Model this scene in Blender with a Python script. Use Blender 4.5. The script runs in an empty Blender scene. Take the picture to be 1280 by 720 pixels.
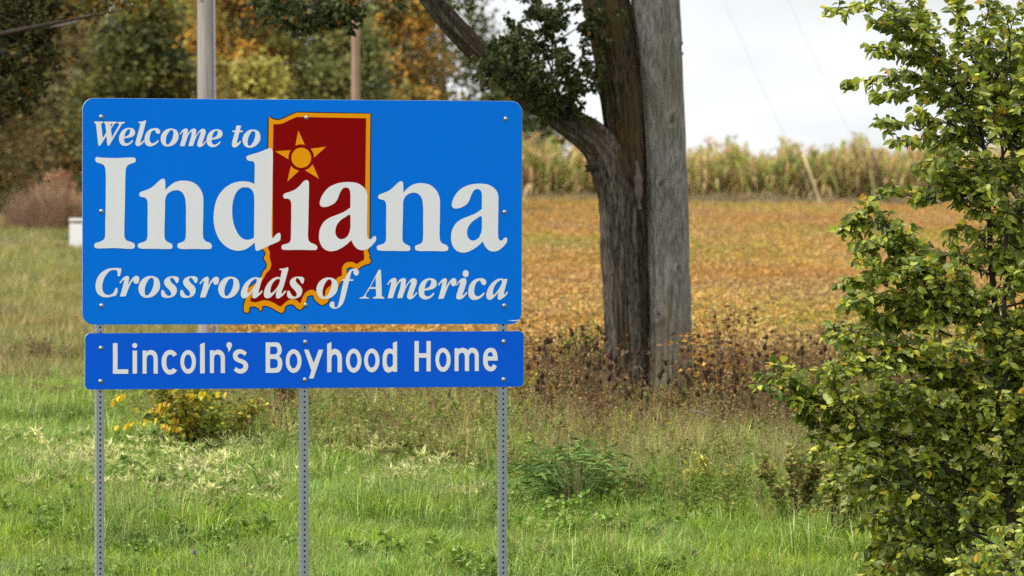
import bpy, math, random
import numpy as np
from mathutils import Vector, Matrix, noise as mnoise
from mathutils.geometry import tessellate_polygon

scene = bpy.context.scene
COL = scene.collection
R = np.random.default_rng(7)
random.seed(7)

# ------------------------------------------------------------------ camera, sky, sun, exposure
CAM_Z = 3.0
K = 1.06475e-4                      # metres per photograph pixel and metre of distance
DS = 60.0                           # distance of the sign
cam_d = bpy.data.cameras.new("camera")
cam_d.sensor_width = 36.0
cam_d.lens = 36.0 / (1280 * K)
cam_d.clip_start = 0.5
cam_d.clip_end = 6000
cam_d.dof.use_dof = True
cam_d.dof.focus_distance = DS
cam_d.dof.aperture_fstop = 5.6
cam = bpy.data.objects.new("camera", cam_d)
cam.location = (0, 0, CAM_Z)
cam.rotation_euler = (math.radians(90), 0, 0)
COL.objects.link(cam)
scene.camera = cam

SUN_EL = math.radians(50)
sun_h = Vector((-0.95, -0.31, 0)).normalized()
SUN_DIR = Vector((sun_h.x * math.cos(SUN_EL), sun_h.y * math.cos(SUN_EL), math.sin(SUN_EL)))
world = bpy.data.worlds.new("World")
scene.world = world
world.use_nodes = True
wn, wl = world.node_tree.nodes, world.node_tree.links
wn.clear()
w_out = wn.new("ShaderNodeOutputWorld")
w_bg = wn.new("ShaderNodeBackground")
w_bg.inputs["Strength"].default_value = 0.10
w_sky = wn.new("ShaderNodeTexSky")
w_sky.sky_type = 'NISHITA'
w_sky.sun_disc = False
w_sky.sun_elevation = SUN_EL
w_sky.sun_rotation = math.atan2(SUN_DIR.x, SUN_DIR.y)
w_sky.dust_density = 2.0
w_tc = wn.new("ShaderNodeTexCoord")
w_map = wn.new("ShaderNodeMapping")
w_map.inputs["Scale"].default_value = (9, 9, 26)
w_no = wn.new("ShaderNodeTexNoise")
w_no.inputs["Scale"].default_value = 1.3
w_no.inputs["Detail"].default_value = 6
w_no.inputs["Roughness"].default_value = 0.55
w_rmp = wn.new("ShaderNodeMapRange")
w_rmp.inputs["From Min"].default_value = 0.30
w_rmp.inputs["From Max"].default_value = 0.58
w_rmp.inputs["To Min"].default_value = 0.72
w_rmp.inputs["To Max"].default_value = 1.0
w_mix = wn.new("ShaderNodeMix")
w_mix.data_type = 'RGBA'
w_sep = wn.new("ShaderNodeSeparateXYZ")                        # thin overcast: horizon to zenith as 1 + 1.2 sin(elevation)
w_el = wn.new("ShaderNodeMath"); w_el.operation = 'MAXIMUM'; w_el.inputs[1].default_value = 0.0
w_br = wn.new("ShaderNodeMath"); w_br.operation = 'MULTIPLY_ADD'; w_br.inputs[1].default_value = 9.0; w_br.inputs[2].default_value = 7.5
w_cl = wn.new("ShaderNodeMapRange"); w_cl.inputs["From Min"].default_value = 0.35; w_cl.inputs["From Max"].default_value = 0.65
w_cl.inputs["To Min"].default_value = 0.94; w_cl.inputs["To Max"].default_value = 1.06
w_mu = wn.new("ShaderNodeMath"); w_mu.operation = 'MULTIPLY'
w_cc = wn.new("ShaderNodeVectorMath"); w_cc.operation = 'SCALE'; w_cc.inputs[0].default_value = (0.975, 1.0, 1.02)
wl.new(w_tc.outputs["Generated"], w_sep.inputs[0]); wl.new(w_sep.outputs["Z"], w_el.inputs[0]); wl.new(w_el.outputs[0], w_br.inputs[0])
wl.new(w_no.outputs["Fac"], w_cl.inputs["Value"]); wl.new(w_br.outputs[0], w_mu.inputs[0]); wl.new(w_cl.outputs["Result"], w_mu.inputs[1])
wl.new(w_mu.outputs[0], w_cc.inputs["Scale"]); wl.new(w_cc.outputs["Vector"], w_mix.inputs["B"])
wl.new(w_tc.outputs["Generated"], w_map.inputs["Vector"])
wl.new(w_map.outputs["Vector"], w_no.inputs["Vector"])
wl.new(w_no.outputs["Fac"], w_rmp.inputs["Value"])
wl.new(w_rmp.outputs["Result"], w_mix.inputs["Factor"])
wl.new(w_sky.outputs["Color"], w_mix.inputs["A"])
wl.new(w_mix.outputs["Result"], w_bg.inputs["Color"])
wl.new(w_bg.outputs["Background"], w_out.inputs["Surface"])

sun_d = bpy.data.lights.new("sun", 'SUN')
sun_d.energy = 3.2
sun_d.angle = math.radians(5.0)
sun_d.color = (1.0, 0.95, 0.87)
sun = bpy.data.objects.new("sun", sun_d)
sun.rotation_euler = SUN_DIR.to_track_quat('Z', 'Y').to_euler()
sun.location = (-20, 30, 40)
COL.objects.link(sun)

scene.view_settings.view_transform = 'Standard'
scene.view_settings.look = 'None'
scene.view_settings.exposure = 0.38
scene.view_settings.gamma = 1.0
scene.view_settings.use_curve_mapping = False
scene.cycles.use_denoising = False
scene.cycles.max_bounces = 6
scene.cycles.diffuse_bounces = 3
scene.cycles.glossy_bounces = 2
scene.cycles.transmission_bounces = 3
scene.cycles.caustics_reflective = False
scene.cycles.caustics_refractive = False


# ------------------------------------------------------------------ helpers
def lin(r, g, b):
    f = lambda c: (c / 255) / 12.92 if c / 255 <= 0.04045 else ((c / 255 + 0.055) / 1.055) ** 2.4
    return (f(r), f(g), f(b))


def pal(*cols, gain=1.0):
    return np.array([lin(*c) for c in cols]) * gain


def at(x, y, Y):
    return Vector(((x - 640) * K * Y, Y, CAM_Z - (y - 360) * K * Y))


GY = np.array([0, 20, 40, 60, 63.5, 70, 78, 85, 90, 100, 120, 299, 303, 325, 420, 800, 3000.])
GZ = np.array([1.3, 1.15, 0.25, 0.05, 0.50, 1.02, 1.40, 1.55, 1.62, 1.72, 1.95, 5.85, 6.3, 6.5, 6.2, 2.0, -10.])


def ground_z(X, Y):
    X = np.asarray(X, float); Y = np.asarray(Y, float)
    z = np.interp(Y, GY, GZ)
    w = np.clip((Y - 61) / 10, 0, 1)
    z = z + w * (0.05 * np.sin(X * 0.9 + Y * 0.35) + 0.04 * np.sin(X * 0.37 - Y * 0.8 + 1.0))
    z = z + 0.75 * np.clip((Y - 150) / 90, 0, 1) * np.clip((-6.5 - X) / 3.0, 0, 1)
    return z + 0.10 * np.clip((Y - 90) / 100, 0, 1) * np.sin(X * 0.21 + 2)


def ground_Y(x, y):
    lo, hi = 60.0, 300.0
    for _ in range(40):
        m = (lo + hi) / 2
        X = (x - 640) * K * m
        py = 360 + (CAM_Z - float(ground_z(X, m))) / (K * m)
        if py > y: lo = m
        else: hi = m
    return (lo + hi) / 2


def on_ground(x, y):
    Y = ground_Y(x, y); X = (x - 640) * K * Y
    return Vector((X, Y, float(ground_z(X, Y))))


def tag(o, label=None, cat=None, group=None, kind=None):
    if label: o["label"] = label
    if cat: o["category"] = cat
    if group: o["group"] = group
    if kind: o["kind"] = kind
    return o


def empty(name, loc, rz=0.0):
    o = bpy.data.objects.new(name, None)
    o.location = loc; o.rotation_euler = (0, 0, rz); o.empty_display_size = 0.1
    COL.objects.link(o)
    return o


def link(name, me, parent=None, loc=None):
    o = bpy.data.objects.new(name, me)
    COL.objects.link(o)
    if parent: o.parent = parent
    if loc is not None: o.location = loc
    return o


class VB:
    """collects triangles with one colour each and makes one mesh of them"""
    def __init__(s):
        s.v, s.f, s.c, s.sm, s.n = [], [], [], [], 0

    def add(s, V, F, C, smooth=False):
        V = np.asarray(V, float).reshape(-1, 3); F = np.asarray(F, int).reshape(-1, 3)
        C = np.asarray(C, float)
        if C.ndim == 1: C = np.tile(C, (len(F), 1))
        s.v.append(V); s.f.append(F + s.n); s.c.append(C)
        s.sm.append(np.full(len(F), smooth)); s.n += len(V)

    def tube(s, path, rad, sides, col, cap=False):
        P = np.asarray(path, float); n = len(P)
        rad = np.broadcast_to(np.asarray(rad, float), (n,))
        T = np.gradient(P, axis=0); T /= np.linalg.norm(T, axis=1)[:, None] + 1e-9
        ref = np.where(np.abs(T[:, 2:3]) > 0.9, np.array([[1., 0, 0]]), np.array([[0, 0, 1.]]))
        if abs(T[0, 2]) > 0.75: ref = np.tile([[1., 0, 0]], (n, 1))
        elif np.max(np.abs(T[:, 2])) < 0.95: ref = np.tile([[0, 0, 1.]], (n, 1))
        A = np.cross(ref, T); A /= np.linalg.norm(A, axis=1)[:, None] + 1e-9
        B = np.cross(T, A)
        th = np.arange(sides) * 2 * math.pi / sides
        V = P[:, None] + rad[:, None, None] * (np.cos(th)[None, :, None] * A[:, None] + np.sin(th)[None, :, None] * B[:, None])
        i = np.arange(n - 1)[:, None] * sides; j = np.arange(sides)[None]; j2 = (j + 1) % sides
        a, b, c, d = i + j, i + j2, i + sides + j2, i + sides + j
        F = np.concatenate([np.stack([a, b, c], -1).reshape(-1, 3), np.stack([a, c, d], -1).reshape(-1, 3)])
        V = V.reshape(-1, 3)
        if cap:
            for r0, end in ((0, 0), ((n - 1) * sides, n - 1)):
                V = np.vstack([V, P[end][None]])
                k = len(V) - 1
                jj = np.arange(sides)
                F = np.vstack([F, np.stack([r0 + jj, r0 + (jj + 1) % sides, np.full(sides, k)], -1)])
        s.add(V, F, col, True)

    def leaves(s, P, D, N, L, W, C, fold=0.25):
        """diamond shaped leaves folded along the midrib"""
        n = len(P)
        if n == 0: return
        D = D / (np.linalg.norm(D, axis=1)[:, None] + 1e-9)
        S = np.cross(N, D); S /= np.linalg.norm(S, axis=1)[:, None] + 1e-9
        N = np.cross(D, S)
        L = np.broadcast_to(L, (n,))[:, None]; W = np.broadcast_to(W, (n,))[:, None]
        b = P; t = P + D * L
        l = P + D * L * 0.45 + S * W * 0.5 + N * W * fold
        r = P + D * L * 0.45 - S * W * 0.5 + N * W * fold
        V = np.stack([b, r, t, l], 1).reshape(-1, 3)
        k = np.arange(n)[:, None] * 4
        F = np.stack([k + [0, 1, 2], k + [0, 2, 3]], 1).reshape(-1, 3)
        s.add(V, F, np.repeat(C, 2, axis=0))

    def ovate(s, P, D, N, L, W, C, curl=0.18, fold=0.22):
        """broad leaves: five cross rows, ten triangles, drooping tip"""
        n = len(P)
        if n == 0: return
        D = D / (np.linalg.norm(D, axis=1)[:, None] + 1e-9)
        S = np.cross(N, D); S /= np.linalg.norm(S, axis=1)[:, None] + 1e-9
        N = np.cross(D, S)
        L = np.broadcast_to(L, (n,))[:, None]; W = np.broadcast_to(W, (n,))[:, None]
        vs = [P]
        for t, w in ((0.22, 0.74), (0.5, 1.0), (0.78, 0.62)):
            m = P + D * L * t - N * L * curl * t * t
            vs += [m + S * W * w * 0.5 + N * W * w * fold, m, m - S * W * w * 0.5 + N * W * w * fold]
        vs.append(P + D * L - N * L * curl)
        V = np.stack(vs, 1).reshape(-1, 3)
        base = [[0, 2, 1], [0, 3, 2], [1, 2, 5], [1, 5, 4], [2, 3, 6], [2, 6, 5], [4, 5, 8], [4, 8, 7], [5, 6, 9], [5, 9, 8], [7, 8, 10], [8, 9, 10]]
        k = np.arange(n)[:, None, None] * 11
        F = (k + np.array(base)[None]).reshape(-1, 3)
        s.add(V, F, np.repeat(C, 12, axis=0), True)

    def blades(s, P, D, H, W, C, bend):
        """grass blades, three triangles each"""
        n = len(P)
        up = np.array([0, 0, 1.])
        S = np.stack([-D[:, 1], D[:, 0], np.zeros(n)], 1)
        H = H[:, None]; W = W[:, None]; bend = bend[:, None]
        m = P + up * H * 0.55 + D * H * bend * 0.35
        t = P + up * H * (1 - 0.35 * bend) + D * H * bend
        V = np.stack([P - S * W / 2, P + S * W / 2, m + S * W * 0.42, m - S * W * 0.42, t], 1).reshape(-1, 3)
        k = np.arange(n)[:, None] * 5
        F = np.stack([k + [0, 1, 2], k + [0, 2, 3], k + [3, 2, 4]], 1).reshape(-1, 3)
        s.add(V, F, np.repeat(C, 3, axis=0))

    def mesh(s, name, mat):
        V = np.concatenate(s.v); F = np.concatenate(s.f); C = np.concatenate(s.c); SM = np.concatenate(s.sm)
        me = bpy.data.meshes.new(name)
        me.vertices.add(len(V)); me.vertices.foreach_set("co", V.astype(np.float32).ravel())
        me.loops.add(len(F) * 3); me.loops.foreach_set("vertex_index", F.astype(np.int32).ravel())
        me.polygons.add(len(F))
        me.polygons.foreach_set("loop_start", np.arange(0, len(F) * 3, 3, dtype=np.int32))
        me.polygons.foreach_set("use_smooth", SM.astype(bool))
        at_ = me.attributes.new("col", 'FLOAT_COLOR', 'FACE')
        at_.data.foreach_set("color", np.concatenate([C, np.ones((len(C), 1))], 1).astype(np.float32).ravel())
        me.materials.append(mat)
        me.update(); me.validate()
        return me

    def build(s, name, mat, parent=None, loc=None):
        return link(name, s.mesh(name, mat), parent, loc)


def rdir(n, zmin=-1.0, zmax=1.0):
    z = R.uniform(zmin, zmax, n); a = R.uniform(0, 2 * math.pi, n); r = np.sqrt(1 - z * z)
    return np.stack([r * np.cos(a), r * np.sin(a), z], 1)


def pick(P, n, jit=0.18, w=None):
    i = R.choice(len(P), n, p=w)
    return np.clip(P[i] * (1 + R.normal(0, jit, (n, 1))), 0.004, 0.9)


# ------------------------------------------------------------------ materials
def new_mat(name):
    m = bpy.data.materials.new(name); m.use_nodes = True
    nt = m.node_tree
    return m, nt, nt.nodes["Principled BSDF"], nt.nodes["Material Output"]


def plant_mat(name, rough=0.55, trans=0.3, spec=0.35, vary=0.25, patch=0.0, patch_scale=0.2):
    m, nt, p, out = new_mat(name)
    N, Lk = nt.nodes, nt.links
    a = N.new("ShaderNodeAttribute"); a.attribute_name = "col"
    oi = N.new("ShaderNodeObjectInfo")
    mr = N.new("ShaderNodeMapRange"); mr.inputs["To Min"].default_value = 1 - vary; mr.inputs["To Max"].default_value = 1 + vary
    Lk.new(oi.outputs["Random"], mr.inputs["Value"])
    hs = N.new("ShaderNodeHueSaturation")
    Lk.new(a.outputs["Color"], hs.inputs["Color"]); Lk.new(mr.outputs["Result"], hs.inputs["Value"])
    src = hs.outputs["Color"]
    if patch:
        g = N.new("ShaderNodeNewGeometry")
        no = N.new("ShaderNodeTexNoise"); no.inputs["Scale"].default_value = patch_scale; no.inputs["Detail"].default_value = 3
        Lk.new(g.outputs["Position"], no.inputs["Vector"])
        m2 = N.new("ShaderNodeMapRange"); m2.inputs["From Min"].default_value = 0.3; m2.inputs["From Max"].default_value = 0.7
        m2.inputs["To Min"].default_value = 0.5 - 0.035 * patch; m2.inputs["To Max"].default_value = 0.5 + 0.035 * patch
        Lk.new(no.outputs["Fac"], m2.inputs["Value"]); Lk.new(m2.outputs["Result"], hs.inputs["Hue"])
        m3 = N.new("ShaderNodeMapRange"); m3.inputs["From Min"].default_value = 0.3; m3.inputs["From Max"].default_value = 0.7
        m3.inputs["To Min"].default_value = 0.85; m3.inputs["To Max"].default_value = 1.12
        no2 = N.new("ShaderNodeTexNoise"); no2.inputs["Scale"].default_value = patch_scale * 2.3; no2.inputs["Detail"].default_value = 3
        Lk.new(g.outputs["Position"], no2.inputs["Vector"]); Lk.new(no2.outputs["Fac"], m3.inputs["Value"])
        Lk.new(m3.outputs["Result"], hs.inputs["Saturation"])
    Lk.new(src, p.inputs["Base Color"])
    p.inputs["Roughness"].default_value = rough
    p.inputs["Specular IOR Level"].default_value = spec
    if trans:
        t = N.new("ShaderNodeBsdfTranslucent"); mx = N.new("ShaderNodeMixShader")
        mx.inputs["Fac"].default_value = trans
        Lk.new(src, t.inputs["Color"])
        Lk.new(p.outputs["BSDF"], mx.inputs[1]); Lk.new(t.outputs["BSDF"], mx.inputs[2])
        Lk.new(mx.outputs["Shader"], out.inputs["Surface"])
    return m


def plain_mat(name, col, rough=0.5, metal=0.0, spec=0.5, var=0.08, scale=30, bump=0.0):
    m, nt, p, out = new_mat(name)
    N, Lk = nt.nodes, nt.links
    tc = N.new("ShaderNodeTexCoord"); no = N.new("ShaderNodeTexNoise")
    no.inputs["Scale"].default_value = scale; no.inputs["Detail"].default_value = 5
    Lk.new(tc.outputs["Object"], no.inputs["Vector"])
    mr = N.new("ShaderNodeMapRange"); mr.inputs["To Min"].default_value = 1 - var; mr.inputs["To Max"].default_value = 1 + var
    Lk.new(no.outputs["Fac"], mr.inputs["Value"])
    hs = N.new("ShaderNodeHueSaturation"); hs.inputs["Color"].default_value = (*col, 1)
    Lk.new(mr.outputs["Result"], hs.inputs["Value"]); Lk.new(hs.outputs["Color"], p.inputs["Base Color"])
    p.inputs["Roughness"].default_value = rough; p.inputs["Metallic"].default_value = metal
    p.inputs["Specular IOR Level"].default_value = spec
    if bump:
        b = N.new("ShaderNodeBump"); b.inputs["Strength"].default_value = bump; b.inputs["Distance"].default_value = 0.01
        Lk.new(no.outputs["Fac"], b.inputs["Height"]); Lk.new(b.outputs["Normal"], p.inputs["Normal"])
    return m


def bark_mat(name, c1, c2, c3, sc=(16, 16, 3.2), bump=0.7, lo=0.38, hi=0.60):
    m, nt, p, out = new_mat(name)
    N, Lk = nt.nodes, nt.links
    tc = N.new("ShaderNodeTexCoord"); mp = N.new("ShaderNodeMapping"); mp.inputs["Scale"].default_value = sc
    Lk.new(tc.outputs["Object"], mp.inputs["Vector"])
    no = N.new("ShaderNodeTexNoise"); no.inputs["Scale"].default_value = 2.2; no.inputs["Detail"].default_value = 8; no.inputs["Roughness"].default_value = 0.65
    Lk.new(mp.outputs["Vector"], no.inputs["Vector"])
    rp = N.new("ShaderNodeValToRGB")
    rp.color_ramp.elements[0].position = lo; rp.color_ramp.elements[0].color = (*c1, 1)
    rp.color_ramp.elements[1].position = hi; rp.color_ramp.elements[1].color = (*c2, 1)
    Lk.new(no.outputs["Fac"], rp.inputs["Fac"])
    n2 = N.new("ShaderNodeTexNoise"); n2.inputs["Scale"].default_value = 0.9; n2.inputs["Detail"].default_value = 4
    mp2 = N.new("ShaderNodeMapping"); mp2.inputs["Scale"].default_value = (3.2, 3.2, 0.7)
    Lk.new(tc.outputs["Object"], mp2.inputs["Vector"]); Lk.new(mp2.outputs["Vector"], n2.inputs["Vector"])
    mr = N.new("ShaderNodeMapRange"); mr.inputs["From Min"].default_value = 0.48; mr.inputs["From Max"].default_value = 0.66
    Lk.new(n2.outputs["Fac"], mr.inputs["Value"])
    mx = N.new("ShaderNodeMix"); mx.data_type = 'RGBA'; mx.inputs["B"].default_value = (*c3, 1)
    Lk.new(mr.outputs["Result"], mx.inputs["Factor"]); Lk.new(rp.outputs["Color"], mx.inputs["A"])
    Lk.new(mx.outputs["Result"], p.inputs["Base Color"])
    b = N.new("ShaderNodeBump"); b.inputs["Strength"].default_value = bump; b.inputs["Distance"].default_value = 0.03
    Lk.new(no.outputs["Fac"], b.inputs["Height"]); Lk.new(b.outputs["Normal"], p.inputs["Normal"])
    p.inputs["Roughness"].default_value = 0.9; p.inputs["Specular IOR Level"].default_value = 0.2
    return m


def sheet_mat(name, col, rough=0.38):
    """reflective sheeting: faint grain and slow unevenness of its own colour"""
    m, nt, p, out = new_mat(name)
    N, Lk = nt.nodes, nt.links
    tc = N.new("ShaderNodeTexCoord")
    no = N.new("ShaderNodeTexNoise"); no.inputs["Scale"].default_value = 60; no.inputs["Detail"].default_value = 4
    n2 = N.new("ShaderNodeTexNoise"); n2.inputs["Scale"].default_value = 1.1; n2.inputs["Detail"].default_value = 4
    Lk.new(tc.outputs["Object"], no.inputs["Vector"]); Lk.new(tc.outputs["Object"], n2.inputs["Vector"])
    n3 = N.new("ShaderNodeTexNoise"); n3.inputs["Scale"].default_value = 9; n3.inputs["Detail"].default_value = 5
    mp = N.new("ShaderNodeMapping"); mp.inputs["Scale"].default_value = (1.6, 1, 0.09)
    Lk.new(tc.outputs["Object"], mp.inputs["Vector"]); Lk.new(mp.outputs["Vector"], n3.inputs["Vector"])
    a3 = N.new("ShaderNodeMath"); a3.operation = 'MULTIPLY_ADD'; a3.inputs[1].default_value = 0.55; a3.inputs[2].default_value = 0.225
    Lk.new(n3.outputs["Fac"], a3.inputs[0])
    a4 = N.new("ShaderNodeMath"); a4.operation = 'MULTIPLY_ADD'; a4.inputs[1].default_value = 0.5
    Lk.new(no.outputs["Fac"], a4.inputs[0]); Lk.new(a3.outputs[0], a4.inputs[2])
    ad = N.new("ShaderNodeMath"); ad.operation = 'ADD'
    Lk.new(a4.outputs[0], ad.inputs[0]); Lk.new(n2.outputs["Fac"], ad.inputs[1])
    mr = N.new("ShaderNodeMapRange"); mr.inputs["From Min"].default_value = 0.7; mr.inputs["From Max"].default_value = 1.8
    mr.inputs["To Min"].default_value = 0.93; mr.inputs["To Max"].default_value = 1.07
    Lk.new(ad.outputs[0], mr.inputs["Value"])
    hs = N.new("ShaderNodeHueSaturation"); hs.inputs["Color"].default_value = (*col, 1)
    Lk.new(mr.outputs["Result"], hs.inputs["Value"]); Lk.new(hs.outputs["Color"], p.inputs["Base Color"])
    p.inputs["Roughness"].default_value = rough; p.inputs["Specular IOR Level"].default_value = 0.06
    return m


M = dict(
    leaf=plant_mat("bush_leaf", 0.45, 0.42, 0.35, 0.15),
    far_leaf=plant_mat("tree_leaf", 0.65, 0.40, 0.3, 0.0),
    grass=plant_mat("grass", 0.6, 0.38, 0.16, 0.25, patch=0.35, patch_scale=0.45),
    meadow=plant_mat("meadow_grass", 0.7, 0.25, 0.2, 0.25, patch=0.8, patch_scale=0.12),
    soy=plant_mat("soybean", 0.7, 0.28, 0.12, 0.14, patch=0.35, patch_scale=0.13),
    weed=plant_mat("weed", 0.65, 0.25, 0.25, 0.25),
    corn=plant_mat("corn", 0.65, 0.42, 0.25, 0.25),
    dry=plant_mat("dry_stem", 0.85, 0.0, 0.15, 0.2),
    twig=plant_mat("twig", 0.8, 0.0, 0.2, 0.1),
    bark=bark_mat("furrowed_bark", lin(36, 29, 23), lin(110, 102, 93), lin(72, 55, 34)),
    bark_dark=bark_mat("mossy_dark_bark", lin(30, 23, 16), lin(88, 76, 58), lin(78, 62, 34)),
    bark_grey=bark_mat("grey_bark", lin(78, 73, 69), lin(146, 142, 136), lin(112, 101, 84), sc=(20, 20, 3.4), bump=0.9, lo=0.33, hi=0.62),
    bark_far=bark_mat("far_bark", lin(60, 52, 42), lin(110, 98, 84), lin(80, 70, 56)),
    pole=bark_mat("weathered_pole", lin(132, 127, 124), lin(172, 166, 162), lin(146, 140, 136), sc=(14, 14, 0.5), bump=0.2, lo=0.34, hi=0.66),
    pole_brown=bark_mat("brown_pole", lin(128, 106, 88), lin(165, 142, 122), lin(140, 116, 96), sc=(14, 14, 0.5), bump=0.2, lo=0.34, hi=0.66),
    blue=sheet_mat("blue_sheeting", (0.0, 0.168, 0.80)),
    blue_dark=sheet_mat("deep_blue_sheeting", (0.002, 0.105, 0.74)),
    white=sheet_mat("white_sheeting", (0.80, 0.77, 0.835)),
    red=sheet_mat("dark_red_sheeting", (0.245, 0.0, 0.0)),
    orange=sheet_mat("orange_sheeting", (0.86, 0.315, 0.002)),
    black=sheet_mat("black_edge", (0.012, 0.012, 0.018)),
    alu=plain_mat("aluminium", (0.55, 0.55, 0.54), 0.45, 0.6),
    zinc=plain_mat("galvanised_steel", (0.27, 0.29, 0.31), 0.55, 0.35, var=0.2, scale=45),
    hole_shade=plain_mat("hole_shade_liner", (0.03, 0.03, 0.032), 0.9, 0.0, 0.1),  # near-black stand-in for the shade inside the posts
    bolt=plain_mat("bolt_zinc", (0.36, 0.36, 0.35), 0.5, 0.6, var=0.15, scale=80),
    white_paint=plain_mat("white_plastic", (0.78, 0.79, 0.80), 0.5),
    guard=plain_mat("yellow_plastic", lin(196, 182, 130), 0.6),
    guard_dark=plain_mat("dark_plastic", lin(44, 32, 28), 0.6),
    wire=plain_mat("steel_wire", (0.45, 0.47, 0.5), 0.5, 0.5),
)

# ------------------------------------------------------------------ ground
def build_ground():
    ys = np.unique(np.concatenate([np.linspace(-30, 56, 20), np.arange(58, 100, 0.4), np.arange(100, 330, 2.5), np.array([340, 380, 450, 600, 900, 1500, 3000.])]))
    xs = np.unique(np.concatenate([np.linspace(-1500, -60, 14), np.arange(-60, -16, 4), np.arange(-16, 16.1, 0.4), np.arange(20, 61, 4), np.linspace(70, 1500, 14)]))
    X, Y = np.meshgrid(xs, ys)
    Z = ground_z(X, Y) + R.normal(0, 0.012, X.shape) * ((Y > 62) & (Y < 100) & (abs(X) < 16))
    V = np.stack([X, Y, Z], -1).reshape(-1, 3)
    nx, ny = len(xs), len(ys)
    i = (np.arange(ny - 1)[:, None] * nx + np.arange(nx - 1)[None]).ravel()
    F = np.concatenate([np.stack([i, i + 1, i + nx + 1], 1), np.stack([i, i + nx + 1, i + nx], 1)])
    m, nt, p, out = new_mat("soil_and_thatch")
    N, Lk = nt.nodes, nt.links
    a = N.new("ShaderNodeAttribute"); a.attribute_name = "col"
    g = N.new("ShaderNodeNewGeometry")
    no = N.new("ShaderNodeTexNoise"); no.inputs["Scale"].default_value = 6; no.inputs["Detail"].default_value = 8
    Lk.new(g.outputs["Position"], no.inputs["Vector"])
    mr = N.new("ShaderNodeMapRange"); mr.inputs["To Min"].default_value = 0.55; mr.inputs["To Max"].default_value = 1.4
    Lk.new(no.outputs["Fac"], mr.inputs["Value"])
    hs = N.new("ShaderNodeHueSaturation"); Lk.new(a.outputs["Color"], hs.inputs["Color"]); Lk.new(mr.outputs["Result"], hs.inputs["Value"])
    Lk.new(hs.outputs["Color"], p.inputs["Base Color"])
    p.inputs["Roughness"].default_value = 0.95; p.inputs["Specular IOR Level"].default_value = 0.1
    b = N.new("ShaderNodeBump"); b.inputs["Strength"].default_value = 0.6; b.inputs["Distance"].default_value = 0.05
    Lk.new(no.outputs["Fac"], b.inputs["Height"]); Lk.new(b.outputs["Normal"], p.inputs["Normal"])
    cen = V[F].mean(1)
    green, tan, soil = np.array(lin(86, 98, 40)), np.array(lin(120, 104, 66)), np.array(lin(118, 92, 58))
    C = np.where(cen[:, 1:2] < 94, green, np.where(cen[:, 0:1] < field_left(cen[:, 1:2]), tan, soil))
    C = np.where(cen[:, 1:2] > 301, green, C)
    vb = VB(); vb.add(V, F, C, True)
    tag(vb.build("ground", m), kind='structure')


def field_left(Y):
    return -320 * K * Y


build_ground()

# ------------------------------------------------------------------ welcome sign
SA = math.radians(16.5)
n_s = Vector((math.sin(SA), -math.cos(SA), 0)); r_s = Vector((math.cos(SA), math.sin(SA), 0))
P0 = at(378, 265, DS)
BASE = Vector((P0.x, P0.y, float(ground_z(P0.x, P0.y))))


def su(px, py):
    """photo pixel -> (u along the sign, height above its base)"""
    d = Vector((K * (px - 640), 1, -K * (py - 360)))
    t = (P0 - Vector((0, 0, CAM_Z))).dot(n_s) / d.dot(n_s)
    q = Vector((0, 0, CAM_Z)) + d * t
    return ((q - BASE).dot(r_s), q.z - BASE.z)


def smooth_path(pts, per=6):
    """closed outline through points; a third value marks a corner"""
    n = len(pts); P = [np.array(p[:2], float) for p in pts]; cor = [len(p) > 2 for p in pts]
    out = []
    for i in range(n):
        p0, p1, p2, p3 = P[i - 1], P[i], P[(i + 1) % n], P[(i + 2) % n]
        out.append(p1)
        if cor[i] and cor[(i + 1) % n]: continue
        if cor[i]: p0 = p1 - (p2 - p1) * 0.5
        if cor[(i + 1) % n]: p3 = p2 + (p2 - p1) * 0.5
        t0 = 0.0
        t1 = t0 + max(np.linalg.norm(p1 - p0), 1e-6) ** 0.5
        t2 = t1 + max(np.linalg.norm(p2 - p1), 1e-6) ** 0.5
        t3 = t2 + max(np.linalg.norm(p3 - p2), 1e-6) ** 0.5
        for k in range(1, per):
            t = t1 + (t2 - t1) * k / per
            A1 = (t1 - t) / (t1 - t0) * p0 + (t - t0) / (t1 - t0) * p1
            A2 = (t2 - t) / (t2 - t1) * p1 + (t - t1) / (t2 - t1) * p2
            A3 = (t3 - t) / (t3 - t2) * p2 + (t - t2) / (t3 - t2) * p3
            B1 = (t2 - t) / (t2 - t0) * A1 + (t - t0) / (t2 - t0) * A2
            B2 = (t3 - t) / (t3 - t1) * A2 + (t - t1) / (t3 - t1) * A3
            out.append((t2 - t) / (t2 - t1) * B1 + (t - t1) / (t2 - t1) * B2)
    return np.array(out)


def parse(s):
    r = []
    for tok in s.split():
        c = tok.endswith('!'); x, y = tok.rstrip('!').split(',')
        r.append((float(x), float(y), 1) if c else (float(x), float(y)))
    return r


def ell(cx, cy, rx, ry, n=28):
    th = np.arange(n) * 2 * math.pi / n
    return np.stack([cx + rx * np.cos(th), cy + ry * np.sin(th)], 1)


def flat(name, contours, depth, mat, parent):
    """flat print on the sign; contours in photo pixels"""
    polys = [[Vector((*(lambda q: (q[0], -depth, q[1]))(su(x, y)),)) for x, y in c] for c in contours]
    p2 = [[Vector((v.x, v.z, 0)) for v in c] for c in polys]
    tris = tessellate_polygon(p2)
    vs = [v for c in polys for v in c]
    fs = []
    for a, b, c in tris:
        nrm = (vs[b] - vs[a]).cross(vs[c] - vs[a])
        fs.append((a, b, c) if nrm.y < 0 else (a, c, b))
    me = bpy.data.meshes.new(name); me.from_pydata(vs, [], fs); me.materials.append(mat)
    return link(name, me, parent)


sign = empty("welcome_sign", BASE, SA)
tag(sign, "large blue state welcome sign with white lettering on three perforated steel posts", "sign")


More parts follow.
